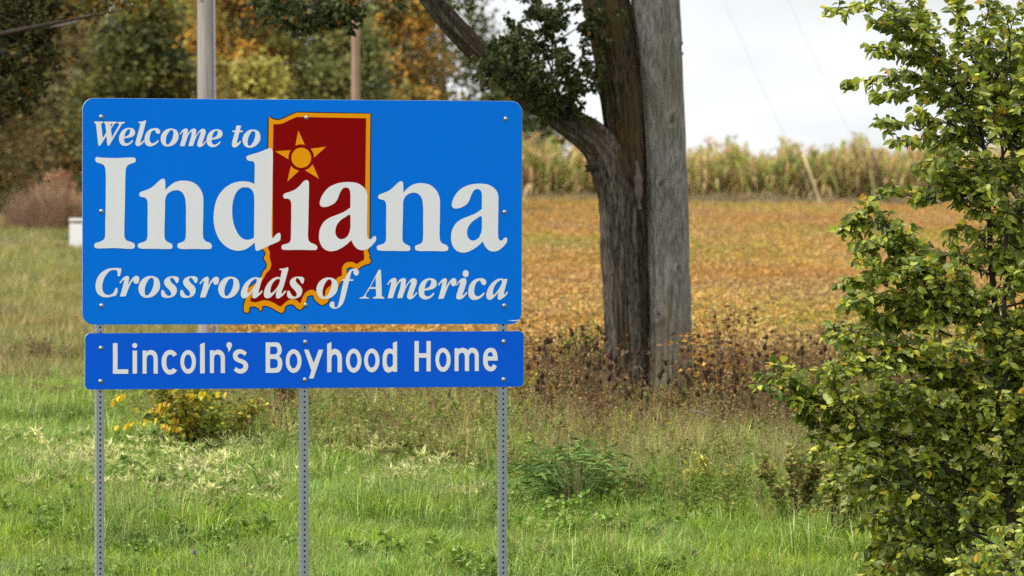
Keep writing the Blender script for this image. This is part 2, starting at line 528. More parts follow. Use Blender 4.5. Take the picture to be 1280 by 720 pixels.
def panel(name, quad, rad, mat):
    q = [np.array(su(*p)) for p in quad]          # TL TR BR BL
    pts = []
    for i in range(4):
        p, a, b = q[i], q[i - 1], q[(i + 1) % 4]
        da = (a - p) / np.linalg.norm(a - p); db = (b - p) / np.linalg.norm(b - p)
        c = p + (da + db) * rad
        for k in range(9):
            t = k / 8 * math.pi / 2
            pts.append(c - db * rad * math.cos(t) - da * rad * math.sin(t))
    # the arc runs from the previous edge to the next one
    n = len(pts)
    pr = 0.0015
    cx = np.mean(pts, 0)
    inn = [cx + (p - cx) * (1 - pr / np.linalg.norm(p - cx)) for p in pts]
    vs = [(p[0], 0, p[1]) for p in inn] + [(p[0], 0.0012, p[1]) for p in pts] + [(p[0], 0.0045, p[1]) for p in pts]
    fs = [tuple(range(n))] + [(i, (i + 1) % n, n + (i + 1) % n, n + i) for i in range(n)]
    fs += [(n + i, n + (i + 1) % n, 2 * n + (i + 1) % n, 2 * n + i) for i in range(n)] + [tuple(range(3 * n - 1, 2 * n - 1, -1))]
    me = bpy.data.meshes.new(name); me.from_pydata(vs, [], fs)
    me.materials.append(mat); me.materials.append(M["alu"])
    for i, p in enumerate(me.polygons): p.material_index = 0 if i == 0 else 1
    me.update()
    import bmesh
    bm = bmesh.new(); bm.from_mesh(me); bmesh.ops.recalc_face_normals(bm, faces=bm.faces); bm.to_mesh(me); bm.free()
    return link(name, me, sign)


main_panel = panel("main_panel", [(103.0, 122.5), (652.9, 126.3), (652.2, 405.1), (102.8, 405.8)], 0.092, M["blue"])
lower_panel = panel("lower_panel", [(106.3, 416.6), (655.0, 413.8), (654.8, 483.3), (105.9, 487.0)], 0.042, M["blue_dark"])
main_panel["label"] = "large upper blue panel with the state name"
lower_panel["label"] = "narrow deeper blue panel under the main one"

S_OUT = parse("336,145.7! 341.4,149.1 347.5,149.9 352.1,148.9 361.3,144.8 370.4,140.7! 411.7,141.5! 462.9,142.2! 462.3,210! 461.8,298! 461.6,310 459.8,313.4 462.1,319 461.4,321.1 463.4,326 461.8,329.2 456.5,330.8 451.8,333 446.9,336.4 441.3,334.5 435.6,334.2 433.4,337 433.2,343 433,347 428,351 424.6,354 423.6,357.8 421,361 416,367 411,374.2 409.9,377.5 407.2,379.3 402.8,381.3 399,379.7 394.6,375.9 392.4,373.1 391.9,369.8 389.7,369 386.4,369.6 383.7,371.5 382.9,375.3 382,379.7 379.3,383.5 375,387.1 371,385.1 366.7,380.9 362.5,380.4 356.9,382.7 355.2,387.9 352.7,391 348.4,390 341.4,385.8 334.4,382.7 330.2,382.3 327.8,383 327.1,387.2 325.2,389 323.8,385.8 321.7,384.4 316.1,383 311.9,384.4 311.2,389.3 308.4,391.1 305.1,389.3 304.8,383 306.3,376 308,371 309.8,366.1 310.2,360.5 316.1,356.3 320.5,352.5 325.2,347.8 328,341.5 329.5,338.7 333,334.5 333.3,329.5 330.9,325.3 329.7,321.8 331.8,318.3 331.3,314.8 328,311.3 330.5,306 335,297! 335.4,185!")
S_IN = parse("341.7,155.2! 348.3,155.2 352.9,154.4 361.3,150.3 371.2,146.2! 457.6,147.8! 456.6,229! 455.9,300! 454.4,312.7 454.9,316.9 454.6,324.6 449.7,327.4 446.2,329.8 441.3,327.7 435.6,327.4 430.7,329.5 427.9,333.8 427.2,339.4 426.9,344.7 422.3,346.4 420.2,349.2 418.5,353 413.8,356.3 407.5,361.9 406.1,367.5 405.5,371.6 403.3,372.6 399,370 395.5,365.4 392,362.6 387.8,362.3 382.2,365.4 378.7,370.3 376.6,375.9 375.2,379 370.9,375.2 365.3,373.8 358.3,376.6 352.7,381.6 350.5,383 342.8,378.8 335.8,375.9 328.8,375.2 323.1,377.1 318.2,377.8 312.6,375.9 314,371.7 316,366 318.5,359.5 324,355 328.8,349.2 332.3,342.2 337.2,336.6 338.9,330.9 337.9,325.3 336.9,321.1 337.2,315.5 335.1,309.8 338,303 340.8,297! 341.1,185!")
so = smooth_path(S_OUT, 4); si = smooth_path(S_IN, 4)


def grow(P, d):
    T = np.roll(P, -1, 0) - np.roll(P, 1, 0); T /= np.linalg.norm(T, axis=1)[:, None] + 1e-9
    return P + d * np.stack([T[:, 1], -T[:, 0]], 1)


blk = flat("map_edge", [grow(so, 1.3)], 0.0006, M["black"], main_panel)
flat("map_border", [so], 0.0011, M["orange"], main_panel)
flat("map_fill", [si], 0.0016, M["red"], main_panel)
zx = lambda s, ox, oy, k: [(ox + p[0] / k, oy + p[1] / k) + tuple(p[2:]) for p in s]
SC = (376.5, 197.2)
flat("sun_disc", [ell(SC[0], SC[1], 12.4, 12.6, 40)], 0.0021, M["orange"], main_panel)
for tip, b0, b1 in (((345, 217), (400, 335), (322, 340)), ((572, 350), (472, 440), (448, 365)), ((155, 387), (283, 377), (267, 453)), ((255, 635), (285, 505), (353, 545)), ((515, 612), (400, 542), (462, 492))):
    q = [np.array((320 + p[0] / 6.54375, 130 + p[1] / 6.54375)) for p in (tip, b0, b1)]
    rr = (np.linalg.norm(q[1] - SC) + np.linalg.norm(q[2] - SC)) / 2
    arc = []
    for k in range(1, 6):
        m = q[1] + (q[2] - q[1]) * k / 6 - np.array(SC)
        arc.append(np.array(SC) + m / np.linalg.norm(m) * rr)
    flat("sun_ray", [np.array([q[0], q[1]] + arc + [q[2]])], 0.0021, M["orange"], main_panel)

G = {}                              # glyphs in photo pixels


def glyph(key, ox, oy, k, *conts, per=6):
    G[key] = [smooth_path(zx(parse(c), ox, oy, k), per) if isinstance(c, str) else (np.array([ox, oy]) + np.asarray(c) / k) for c in conts]


def box_of(g): return g[0][:, 0].min(), g[0][:, 0].max(), g[0][:, 1].min(), g[0][:, 1].max()


def put(key, parent, box=None):
    g = G[key]
    if box:
        a = box_of(g)
        g = [np.stack([box[0] + (c[:, 0] - a[0]) / (a[1] - a[0]) * (box[1] - box[0]), box[2] + (c[:, 1] - a[2]) / (a[3] - a[2]) * (box[3] - box[2])], 1) for c in g]
    return flat("letter", g, 0.0026, M["white"], parent)


k1, k2, k3 = 5.5375, 5.1429, 6.5429
glyph("I", 110, 190, k1, "62,34 75,37 190,42 310,38 325,42 331,57 325,70 300,80 275,92 262,115 259,150 255,350 251,550 253,590 265,610 295,622 318,633 324,650 318,665 300,670 185,665 70,667 50,664 43,650 48,632 70,625 95,615 113,600 118,575 119,500 122,300 122,150 118,110 105,88 80,78 58,70 49,55 52,40")
glyph("N", 110, 190, k1, "355,288 362,278 400,264 440,245 475,215 500,192 518,185 530,190 534,205 535,264! 560,238 600,210 640,199 680,199 720,208 755,230 782,265 796,305 798,340 797,450 795,560 800,600 815,618 845,630 857,648 852,667 835,672 740,671 640,670 622,662 618,648 625,633 650,624 668,612 675,590 677,450 677,370 670,315 655,285 630,267 600,265 570,275 545,298 534,330 533,360 531,450 529,580 533,605 550,622 578,636 585,652 580,667 565,671 460,670 365,668 350,663 344,650 350,634 375,626 400,614 409,595 411,500 412,370 409,335 397,318 375,312 360,307 353,297")
glyph("D", 260, 180, k2, "250,78 270,70 330,52 370,36 400,27 412,35 416,60 414,200 411,400 408,560 409,590 416,605 428,592 445,575 457,571 465,580 464,615 455,625 400,650 330,682 314,687 305,680 302,660 299,633! 280,650 250,672 215,684 185,686 150,678 110,655 75,618 48,560 36,500 36,450 45,390 65,335 100,290 145,258 190,243 235,240 270,246 298,257! 299,180 298,125 290,113 270,109 252,103 246,90",
      "240,278 265,283 285,300 295,330 297,380 296,500 295,602! 275,612 250,616 220,607 195,580 172,535 158,480 155,430 158,380 170,335 190,300 215,281")
glyph("J", 340, 210, k3, "92,220 105,208 150,193 200,168 235,135 262,106 282,99 297,106 301,130 299,300 296,450 294,560 298,590 315,610 345,622 366,637 370,655 360,669 340,671 220,669 100,669 82,663 76,648 84,630 110,622 140,610 151,590 155,500 157,350 156,290 148,262 130,251 105,250 92,238")
glyph("A", 340, 210, k3, "390,285 398,250 425,200 470,155 530,127 590,116 640,115 690,122 735,145 765,178 778,215 779,260 777,400 776,530 780,565 795,582 812,578 830,560 845,557 852,575 845,600 815,635 780,662 740,672 705,665 680,645 662,620 648,590! 610,625 560,658 510,678 470,680 430,665 403,635 386,590 384,545 395,490 425,440 470,407 530,383 585,360 640,324! 641,250 640,205 634,178 620,163 600,159 580,166 565,185 550,215 535,255 515,283 480,305 440,318 412,318 393,305",
      "639,388 632,381 600,400 560,428 530,465 518,505 520,540 535,568 560,582 590,577 615,558 632,525 640,490 641,440")
put("I", main_panel); put("N", main_panel); put("D", main_panel); put("J", main_panel); put("A", main_panel)
put("N", main_panel, (470.8, 560.2, 226.6, 314.1)); put("A", main_panel, (563.6, 633.9, 229.5, 315.8))

kw = 11.636
glyph("W", 110, 140, kw, "82,138! 215,138! 217,155 190,170! 213,378! 264,298! 250,172! 230,158 232,139! 416,140! 416,158 383,172! 333,245! 345,372! 455,180! 432,165 430,146! 530,143! 533,158 495,172! 310,482! 295,490 280,484! 266,350! 180,484! 165,490 148,484! 115,178! 100,160", "325,175! 360,176! 330,217!", per=4)
glyph("e", 110, 140, kw, "450,410 456,345 482,290 525,250 575,232 625,233 665,252 684,292 672,335 640,360 590,375 524,385! 525,420 540,448 568,456 600,445 640,410! 652,412 648,430 610,468 565,490 530,493 490,480 462,452", "528,360! 540,310 562,272 588,252 608,255 612,280 600,320 575,345 550,356")
glyph("l", 110, 140, kw, "730,142! 790,138 840,117! 843,125 820,230 790,340 762,440 772,448 800,418! 812,408 818,420 790,460 760,485 725,497 700,488 688,460 695,420 725,310 755,195 757,165 735,160")
glyph("c", 110, 140, kw, "820,400 830,340 860,285 905,250 960,235 1010,238 1040,258 1048,285 1040,310 1015,318 990,305 978,275 965,262! 930,280 905,330 895,390 905,435 930,455 965,448 1015,410! 1027,415 1015,440 975,475 920,498 875,497 840,475 823,440")
glyph("o", 110, 140, kw, "1055,400 1065,340 1095,290 1140,255 1190,241 1240,245 1290,270 1315,330 1312,390 1280,445 1230,485 1170,502 1115,495 1075,460", "1215,262 1238,280 1240,330 1225,390 1195,445 1160,475 1138,465 1130,420 1140,360 1165,305 1190,272")
glyph("m", 220, 140, kw, "50,320! 90,265 125,243 160,243 172,265 170,300 165,325! 200,275 240,245 275,243 292,265 290,300 285,350! 330,285 370,248 400,245 425,260 432,290 420,340 395,410 383,455 392,462 425,420! 435,425 425,450 390,490 350,511 320,502 306,478 312,440 335,370 358,295 345,292! 310,335 275,410 245,495! 180,497! 190,450 215,370 230,290! 222,285 190,320 165,370 145,430 122,497! 58,497! 62,475 85,385 103,295! 92,290 65,330!")
glyph("t", 220, 140, kw, "820,270! 862,270! 872,220 882,197! 943,197! 942,215 928,268! 970,270! 972,280 968,292! 920,294! 905,360 885,445 892,455 930,420! 943,428 935,450 895,495 850,517 822,505 812,475 820,420 840,350 855,294! 820,292!")
for ch in "Welcomt": put(ch, main_panel)
zb = lambda ox, oy, k, x0, x1, y0, y1: (ox + x0 / k, ox + x1 / k, oy + y0 / k, oy + y1 / k)
put("e", main_panel, zb(220, 140, kw, 443, 677, 250, 512)); put("o", main_panel, zb(220, 140, kw, 965, 1227, 255, 520))

kc = 9.143
glyph("C", 110, 325, kc, "85,300 90,250 120,180 170,130 230,100 290,91 345,92 378,98! 380,105 365,175 352,187 338,178 337,140 325,120 295,113 255,122 215,160 180,220 163,290 168,350 190,385 225,400 265,393 295,365 315,325 328,317 337,328 330,385 318,405 290,412 250,423 200,427 150,415 110,385 90,345")
glyph("r", 110, 325, kc, "358,258! 400,205 430,185 455,182 468,200 465,240 458,285! 480,245 510,205 540,183 565,182 583,200 583,240 570,265 545,272 525,262 515,230! 490,265 465,320 440,385 428,415! 365,418! 370,395 395,310 412,235! 405,228 370,268!")
glyph("s", 110, 325, kc, "835,375 838,350 850,343 865,350 885,385 915,410 940,408 950,385 935,350 895,310 872,275 870,240 890,210 930,190 975,185 1020,192 1037,210 1030,250 1018,265 1005,258 985,225 960,203 942,208 938,230 955,260 990,290 1012,325 1012,365 990,405 945,428 900,433 855,425 838,405")
glyph("a", 240, 325, kc, "557,390 568,335 600,275 650,225 700,200 740,197 755,205! 797,200! 798,215 780,290 760,370 765,378 795,345! 804,350 795,375 755,415 715,438 692,430 690,400 700,345! 670,385 630,425 595,438 570,428", "725,215 738,222 730,265 705,310 670,355 645,382 634,365 638,325 655,280 685,240")
glyph("d", 240, 325, kc, "820,395 828,340 860,275 905,225 955,198 985,193 1008,205! 1020,150 1022,120 998,112! 1000,102 1050,95 1095,83! 1100,92 1080,180 1050,290 1022,375 1030,385 1060,348! 1072,350 1065,372 1020,420 985,440 962,430 958,400 970,340! 930,395 890,430 855,438 830,425", "985,215 1003,222 1000,255 980,300 945,345 910,378 895,370 898,325 915,275 945,235")
glyph("f", 370, 325, kc, "385,500 400,478 425,475 438,495 440,530 455,543 475,525 495,460 520,340 545,238! 522,235! 525,222! 555,218! 580,165 615,118 660,98 695,102 717,128 715,155 695,177 670,172 657,150 655,125 640,125 625,160 612,218! 655,222! 655,236! 605,240! 585,330 560,430 530,505 485,545 440,558 400,545 383,520")
glyph("K", 370, 325, kc, "723,437! 735,428 765,420 790,385! 850,290! 940,118! 955,108 970,118! 975,250! 980,412! 1000,425 1010,435 1004,442! 885,440! 878,432 885,425 915,415! 912,330! 840,330! 795,405 800,422 830,428 832,440! 730,441!", "850,310! 912,310! 910,195!")
glyph("i", 500, 325, kc, "640,285! 680,230 715,208 745,212 758,235 755,270 730,350 713,400 722,403 755,365! 767,370 755,395 710,440 670,452 645,440 643,410 660,350 688,260! 678,256 648,293!")
glyph("dot", 500, 325, kc, ell(750, 156, 35, 41))
for ch in ("C", "r", "s", "a", "d", "f", "K", "i"): put(ch, main_panel)
put("dot", main_panel).name = "letter_dot"
put("o", main_panel, zb(110, 325, kc, 575, 823, 182, 432)); put("s", main_panel, zb(110, 325, kc, 1053, 1252, 185, 433))
put("r", main_panel, zb(240, 325, kc, 83, 308, 190, 430)); put("o", main_panel, zb(240, 325, kc, 298, 543, 190, 438))
put("s", main_panel, (358.7, 380.2, 345.7, 373.4)); put("o", main_panel, (395.3, 422.3, 346.8, 373.8))
put("m", main_panel, (483.7, 521.3, 347.4, 374.2)); put("e", main_panel, (523, 545.9, 347.7, 374.4))
put("r", main_panel, (547.2, 570.5, 347.7, 373.7)); put("c", main_panel, (585.1, 607.7, 347.7, 375)); put("a", main_panel, (607.7, 634.5, 348, 374.8))

kl = 12.0
glyph("L1", 130, 420, kl, "132,107! 202,107! 202,500! 363,500! 363,567! 132,567!")
glyph("i1", 130, 420, kl, "428,220! 494,220! 494,565! 428,565!"); glyph("dot1", 130, 420, kl, ell(460, 143, 38, 38))
glyph("n1", 130, 420, kl, "577,218! 637,218! 637,240! 665,218 695,211 735,217 775,245 798,290 806,340! 806,565! 742,565! 742,345! 735,310 715,287 690,281 665,287 645,310 638,345! 638,565! 577,565!")
glyph("c1", 130, 420, kl, "1095,275! 1040,312! 1020,288 990,277 960,290 940,330 934,390 940,455 960,495 985,508 1015,498 1040,480! 1095,515! 1060,555 1020,573 975,577 925,555 885,500 865,430 865,350 885,285 925,232 975,212 1020,213 1065,240")
glyph("o1", 225, 420, kl, ell(121, 389, 117, 178), ell(119, 388, 58, 111))
glyph("l1", 225, 420, kl, "300,125! 370,98! 370,560! 300,560!")
glyph("q1", 225, 420, kl, "695,135 705,105 735,92 765,102 777,130 770,170 750,210 722,242! 722,205 715,180 700,160")
glyph("s1", 225, 420, kl, "1000,247! 970,300! 940,275 900,265 870,280 862,300 875,325 920,345 975,370 1010,405 1022,450 1008,505 970,545 915,564 860,555 805,515! 838,465! 870,488 905,495 940,480 950,450 938,425 895,405 840,380 805,345 792,300 800,255 835,215 885,199 945,210")
glyph("B1", 325, 420, kl, "83,95! 240,95! 280,105 310,140 325,200 318,255 285,300! 315,335 333,390 330,450 310,510 275,545 240,552! 83,552!", "150,160! 225,160! 250,175 260,215 252,255 225,275! 150,275!", "150,345! 225,345! 255,365 265,410 258,460 230,482! 150,482!")
glyph("y1", 325, 420, kl, "660,205! 725,205! 805,405! 880,205! 948,205! 800,637! 732,637! 770,520!")
glyph("h1", 325, 420, kl, "1005,120! 1070,90! 1070,215! 1095,198 1130,193 1180,215 1215,265 1228,330! 1228,543! 1162,543! 1162,340! 1150,295 1120,275 1085,295 1070,345! 1070,543! 1005,543!")
glyph("d1", 415, 420, kl, "912,103! 975,78! 975,537! 912,537! 912,518! 880,540 840,550 795,525 765,460 757,370 765,280 795,215 845,188 890,195 912,208!", "912,290! 890,265 855,262 830,290 820,340 820,400 830,445 850,468 880,465 912,435!")
kh = 10.667
glyph("H1", 510, 420, kh, "85,67! 143,67! 143,230! 245,230! 245,67! 302,67! 302,472! 245,472! 245,290! 143,290! 143,472! 85,472!")
glyph("m1", 510, 420, kh, "620,163! 670,163! 670,180! 700,162 735,158 770,168 797,190! 825,165 860,157 900,170 930,205 943,250! 943,468! 890,468! 890,265! 880,235 855,222 830,235 813,265! 813,468! 757,468! 757,265! 745,235 718,222 690,235 673,265! 673,468! 620,468!")
glyph("e1", 510, 420, kh, "1195,328! 1060,328! 1062,360 1075,395 1095,410 1120,402 1135,372! 1183,405! 1160,445 1130,468 1090,470 1045,450 1012,400 1000,330 1005,250 1030,195 1065,165 1105,157 1150,170 1180,215 1192,265", "1060,272! 1132,272! 1125,235 1105,215 1080,220 1065,240")
for ch in ("L1", "i1", "n1", "c1", "o1", "l1", "s1", "B1", "y1", "h1", "d1", "H1", "m1", "e1"): put(ch, lower_panel)
put("dot1", lower_panel).name = "letter_dot"; put("q1", lower_panel).name = "apostrophe"
put("n1", lower_panel, zb(225, 420, kl, 448, 673, 207, 556))
put("o1", lower_panel, zb(325, 420, kl, 384, 622, 198, 554)); put("o1", lower_panel, zb(415, 420, kl, 207, 441, 190, 550))
put("o1", lower_panel, zb(415, 420, kl, 480, 712, 188, 544)); put("o1", lower_panel, zb(510, 420, kh, 364, 568, 158, 478))


flat("scratch", [np.array([(634, 400.6), (642, 400.2), (650, 399.6), (650.5, 400.6), (642, 401.3)])], 0.0009, M["white"], main_panel)


def bolt_mesh():
    vb = VB()
    th = np.arange(14) * 2 * math.pi / 14
    prof = [(0.0175, 0.0), (0.0175, 0.0028), (0.0125, 0.0032), (0.0120, 0.008), (0.0085, 0.0125), (0.0035, 0.0145)]
    V = np.array([[r * math.cos(t), -d, r * math.sin(t)] for r, d in prof for t in th])
    n = 14; F = []
    for i in range(len(prof) - 1):
        for j in range(n):
            a, b = i * n + j, i * n + (j + 1) % n
            F += [(a, b, b + n), (a, b + n, a + n)]
    V = np.vstack([V, [[0, -0.0148, 0]]])
    for j in range(n): F.append(((len(prof) - 1) * n + j, (len(prof) - 1) * n + (j + 1) % n, len(V) - 1))
    vb.add(V, F, (0.5, 0.5, 0.5), True)
    return vb.mesh("bolt", M["bolt"])


bm_ = bolt_mesh()
for x, y in ((126.5, 146), (126.5, 264), (126.7, 382), (383, 147), (382, 381), (632, 148.5), (630.7, 265), (630.3, 382), (126, 435), (125.6, 476.5), (381.5, 427.5), (381, 474.5), (629.6, 427), (629.4, 474.3)):
    u, v = su(x, y); o = link("bolt", bm_, sign, (u, -0.0028, v)); o.rotation_euler = (0, R.uniform(0, 3), 0)


def post_mesh(h):
    w, c, r = 0.0635, 0.0425, 0.0092
    rows = int(h / c); vs, fs = [], []
    prof = [(-w / 2, -c / 2), (0, -c / 2), (w / 2, -c / 2), (w / 2, 0), (w / 2, c / 2), (0, c / 2), (-w / 2, c / 2), (-w / 2, 0)]
    ho = [(r * math.cos(math.atan2(b, a * 0.4)), r * math.sin(math.atan2(b, a * 0.4))) for a, b in prof]
    for side in range(4):
        ca, sa = math.cos(side * math.pi / 2), math.sin(side * math.pi / 2)
        for i in range(rows):
            z0 = (i + 0.5) * c; b = len(vs)
            for lst, dep in ((prof, -w / 2), (ho, -w / 2), (ho, -w / 2 + 0.003)):
                for x, z in lst: vs.append((x * ca - dep * sa, x * sa + dep * ca, z0 + z))
            for k in range(8):
                k2 = (k + 1) % 8
                fs.append((b + k, b + k2, b + 8 + k2, b + 8 + k)); fs.append((b + 8 + k, b + 8 + k2, b + 16 + k2, b + 16 + k))
    nf = len(fs); q = w / 2 - 0.0035; b = len(vs)  # added liner without holes: blocks light so the post holes look dark
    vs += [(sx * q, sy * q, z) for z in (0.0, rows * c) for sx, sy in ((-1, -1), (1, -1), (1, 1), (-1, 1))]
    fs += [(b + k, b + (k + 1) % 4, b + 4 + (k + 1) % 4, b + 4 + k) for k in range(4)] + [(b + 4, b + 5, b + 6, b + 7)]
    me = bpy.data.meshes.new("post"); me.from_pydata(vs, [], fs); me.materials.append(M["zinc"]); me.materials.append(M["hole_shade"])
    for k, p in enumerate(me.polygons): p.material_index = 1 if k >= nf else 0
    return me


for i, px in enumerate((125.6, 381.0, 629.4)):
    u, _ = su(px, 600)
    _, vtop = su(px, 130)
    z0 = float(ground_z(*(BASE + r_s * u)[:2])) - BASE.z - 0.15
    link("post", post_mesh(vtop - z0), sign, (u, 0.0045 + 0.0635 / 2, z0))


# ------------------------------------------------------------------ scatter (stuff that cannot be counted)
def scatter(name, protos, P, rz, tilt, scl, idx):
    coll = bpy.data.collections.new(name + "_kinds")
    for o in protos: coll.objects.link(o)
    me = bpy.data.meshes.new(name)
    n = len(P)
    me.vertices.add(n); me.vertices.foreach_set("co", np.asarray(P, np.float32).ravel())
    rot = np.stack([tilt * np.cos(rz * 3.1), tilt * np.sin(rz * 3.1), rz], 1).astype(np.float32)
    a = me.attributes.new("rot", 'FLOAT_VECTOR', 'POINT'); a.data.foreach_set("vector", rot.ravel())
    a = me.attributes.new("scl", 'FLOAT', 'POINT'); a.data.foreach_set("value", np.asarray(scl, np.float32))
    a = me.attributes.new("idx", 'INT', 'POINT'); a.data.foreach_set("value", np.asarray(idx, np.int32))
    ob = link(name, me)
    ng = bpy.data.node_groups.new(name, 'GeometryNodeTree')
    ng.interface.new_socket("Geometry", in_out='INPUT', socket_type='NodeSocketGeometry')
    ng.interface.new_socket("Geometry", in_out='OUTPUT', socket_type='NodeSocketGeometry')
    N, Lk = ng.nodes, ng.links
    gi, go = N.new("NodeGroupInput"), N.new("NodeGroupOutput")
    ip = N.new("GeometryNodeInstanceOnPoints"); ci = N.new("GeometryNodeCollectionInfo")
    ci.inputs["Collection"].default_value = coll; ci.inputs["Separate Children"].default_value = True; ci.inputs["Reset Children"].default_value = True
    ip.inputs["Pick Instance"].default_value = True

    def na(nm, t):
        q = N.new("GeometryNodeInputNamedAttribute"); q.data_type = t; q.inputs["Name"].default_value = nm
        return next(s for s in q.outputs if s.enabled and s.name == "Attribute")
    Lk.new(gi.outputs[0], ip.inputs["Points"]); Lk.new(ci.outputs[0], ip.inputs["Instance"])
    Lk.new(na("idx", 'INT'), ip.inputs["Instance Index"]); Lk.new(na("rot", 'FLOAT_VECTOR'), ip.inputs["Rotation"])
    Lk.new(na("scl", 'FLOAT'), ip.inputs["Scale"]); Lk.new(ip.outputs[0], go.inputs[0])
    mod = ob.modifiers.new("scatter", 'NODES'); mod.node_group = ng
    return tag(ob, kind='stuff')


def proto(name, vb, mat):
    return bpy.data.objects.new(name, vb.mesh(name, mat))


def grass_proto(n, rad, h0, h1, w0, w1, palette, bend, mat, seeds=0, seed_col=None):
    vb = VB()
    a = R.uniform(0, 2 * math.pi, n); r = rad * np.sqrt(R.uniform(0, 1, n))
    P = np.stack([r * np.cos(a), r * np.sin(a), np.full(n, -0.02)], 1)
    d = R.uniform(0, 2 * math.pi, n)
    vb.blades(P, np.stack([np.cos(d), np.sin(d), 0 * d], 1), R.uniform(h0, h1, n), R.uniform(w0, w1, n), pick(palette, n), np.abs(R.normal(bend, bend * 0.5, n)))
    for _ in range(seeds):
        q = P[R.integers(n)]; h = R.uniform(h1 * 0.9, h1 * 1.3); l = R.normal(0, 0.12, 2)
        tip = q + [l[0] * h, l[1] * h, h]
        vb.tube([q, (q + tip) / 2 + [0, 0, 0.02], tip], [0.0018, 0.0015, 0.001], 3, seed_col)
        m = 7
        PP = q + (tip - q) * R.uniform(0.75, 1.0, (m, 1))
        vb.leaves(PP, rdir(m, 0.1, 0.9), rdir(m), 0.03, 0.012, pick(np.array([seed_col]), m))
    return proto("tuft", vb, mat)


def herb_proto(h, nst, spread, leaf, wid, palette, mat, stemc, dens=26, tip=None, tip_n=0, tip_len=0.05, tip_w=0.012):
    vb = VB()
    for _ in range(nst):
        b = np.array([R.normal(0, spread * 0.3), R.normal(0, spread * 0.3), -0.03]); hh = h * R.uniform(0.7, 1.05)
        e = b + np.array([R.normal(0, spread), R.normal(0, spread), hh])
        t = np.linspace(0, 1, 5)[:, None]
        path = b + (e - b) * t + np.array([0, 0, 0.06 * h]) * np.sin(t * math.pi) + R.normal(0, 0.01, (5, 3)) * h
        vb.tube(path, np.linspace(0.004, 0.0015, 5), 3, np.array(stemc))
        m = int(dens * R.uniform(0.8, 1.2))
        s = R.uniform(0.12, 1.0, m)
        P = np.stack([np.interp(s, t[:, 0], path[:, k]) for k in range(3)], 1)
        D = rdir(m, -0.25, 0.75)
        vb.leaves(P, D, rdir(m, 0.3, 1) , leaf * R.uniform(0.6, 1.15, m) * (1.15 - 0.5 * s), wid * R.uniform(0.7, 1.1, m), pick(palette, m))
        if tip_n:
            P = path[-1] - (path[-1] - path[-2]) * R.uniform(0, 1.0, (tip_n, 1))
            vb.leaves(P, rdir(tip_n, 0.2, 1) , rdir(tip_n), tip_len * R.uniform(0.6, 1.2, tip_n), tip_w, pick(tip, tip_n))
    return proto("herb", vb, mat)


def lawn_edge(px):        # distance at which the tall weeds begin
    return np.interp(px, [-100, 0, 100, 200, 380, 560, 700, 900, 1100, 1400], [93, 93, 92, 78, 76.5, 75, 70.5, 70.0, 67.5, 67.5])


def region(n, Y0, Y1, px0, px1):
    Y = R.uniform(Y0, Y1, n); px = R.uniform(px0, px1, n)
    keep = R.uniform(0, 1, n) < Y / Y1
    Y, px = Y[keep], px[keep]
    X = (px - 640) * K * Y
    return X, Y, px


g_green = pal((124, 154, 54), (144, 168, 66), (104, 138, 48), (180, 194, 118), (160, 168, 80), (116, 146, 48), gain=1.06)
g_dry = pal((170, 160, 100), (186, 172, 116), (150, 146, 84), gain=0.9)


def lawn():
    protos = [grass_proto(60, 0.14, 0.07, 0.26, 0.004, 0.010, np.vstack([g_green, g_green[:2], g_dry[:1]]), 0.55, M["grass"]) for _ in range(6)]
    protos += [grass_proto(46, 0.12, 0.18, 0.46, 0.005, 0.012, g_green, 0.75, M["grass"], 1, np.array(lin(150, 150, 90))) for _ in range(3)]
    X, Y, px = region(40000, 58.5, 95, -500, 1900)
    k = Y < lawn_edge(px) + 3
    X, Y, px = X[k], Y[k], px[k]
    n = len(X)
    tall = np.sin(X * 2.1 + Y * 0.6) + np.sin(X * 0.8 - Y * 1.1 + 2) > 0.9
    idx = np.where(tall & (R.uniform(0, 1, n) < 0.6), R.integers(6, 9, n), R.integers(0, 6, n))
    return scatter("grass", protos, np.stack([X, Y, ground_z(X, Y)], 1), R.uniform(0, 6.28, n), R.normal(0, 0.12, n), R.uniform(0.75, 1.25, n), idx)


tag(lawn(), "short lush green roadside grass in front of the weeds", "grass")


def broad_lawn_weeds():
    cl = pal((124, 150, 58), (98, 130, 48), (150, 170, 90), gain=0.95)
    protos = [herb_proto(0.22, 6, 0.11, 0.075, 0.044, cl, M["weed"], lin(110, 128, 60), 14) for _ in range(4)]
    X, Y, px = region(5200, 61, 93, -500, 1900)
    k = (Y < lawn_edge(px) + 2) & (np.sin(X * 1.7 + 1) + np.sin(Y * 1.3 + X) > 0.1)
    X, Y = X[k], Y[k]; n = len(X)
    return scatter("clover", protos, np.stack([X, Y, ground_z(X, Y)], 1), R.uniform(0, 6.28, n), R.normal(0, 0.1, n), R.uniform(0.7, 1.4, n), R.integers(0, 4, n))


tag(broad_lawn_weeds(), "low leafy green clover growing among the roadside grass", "clover")


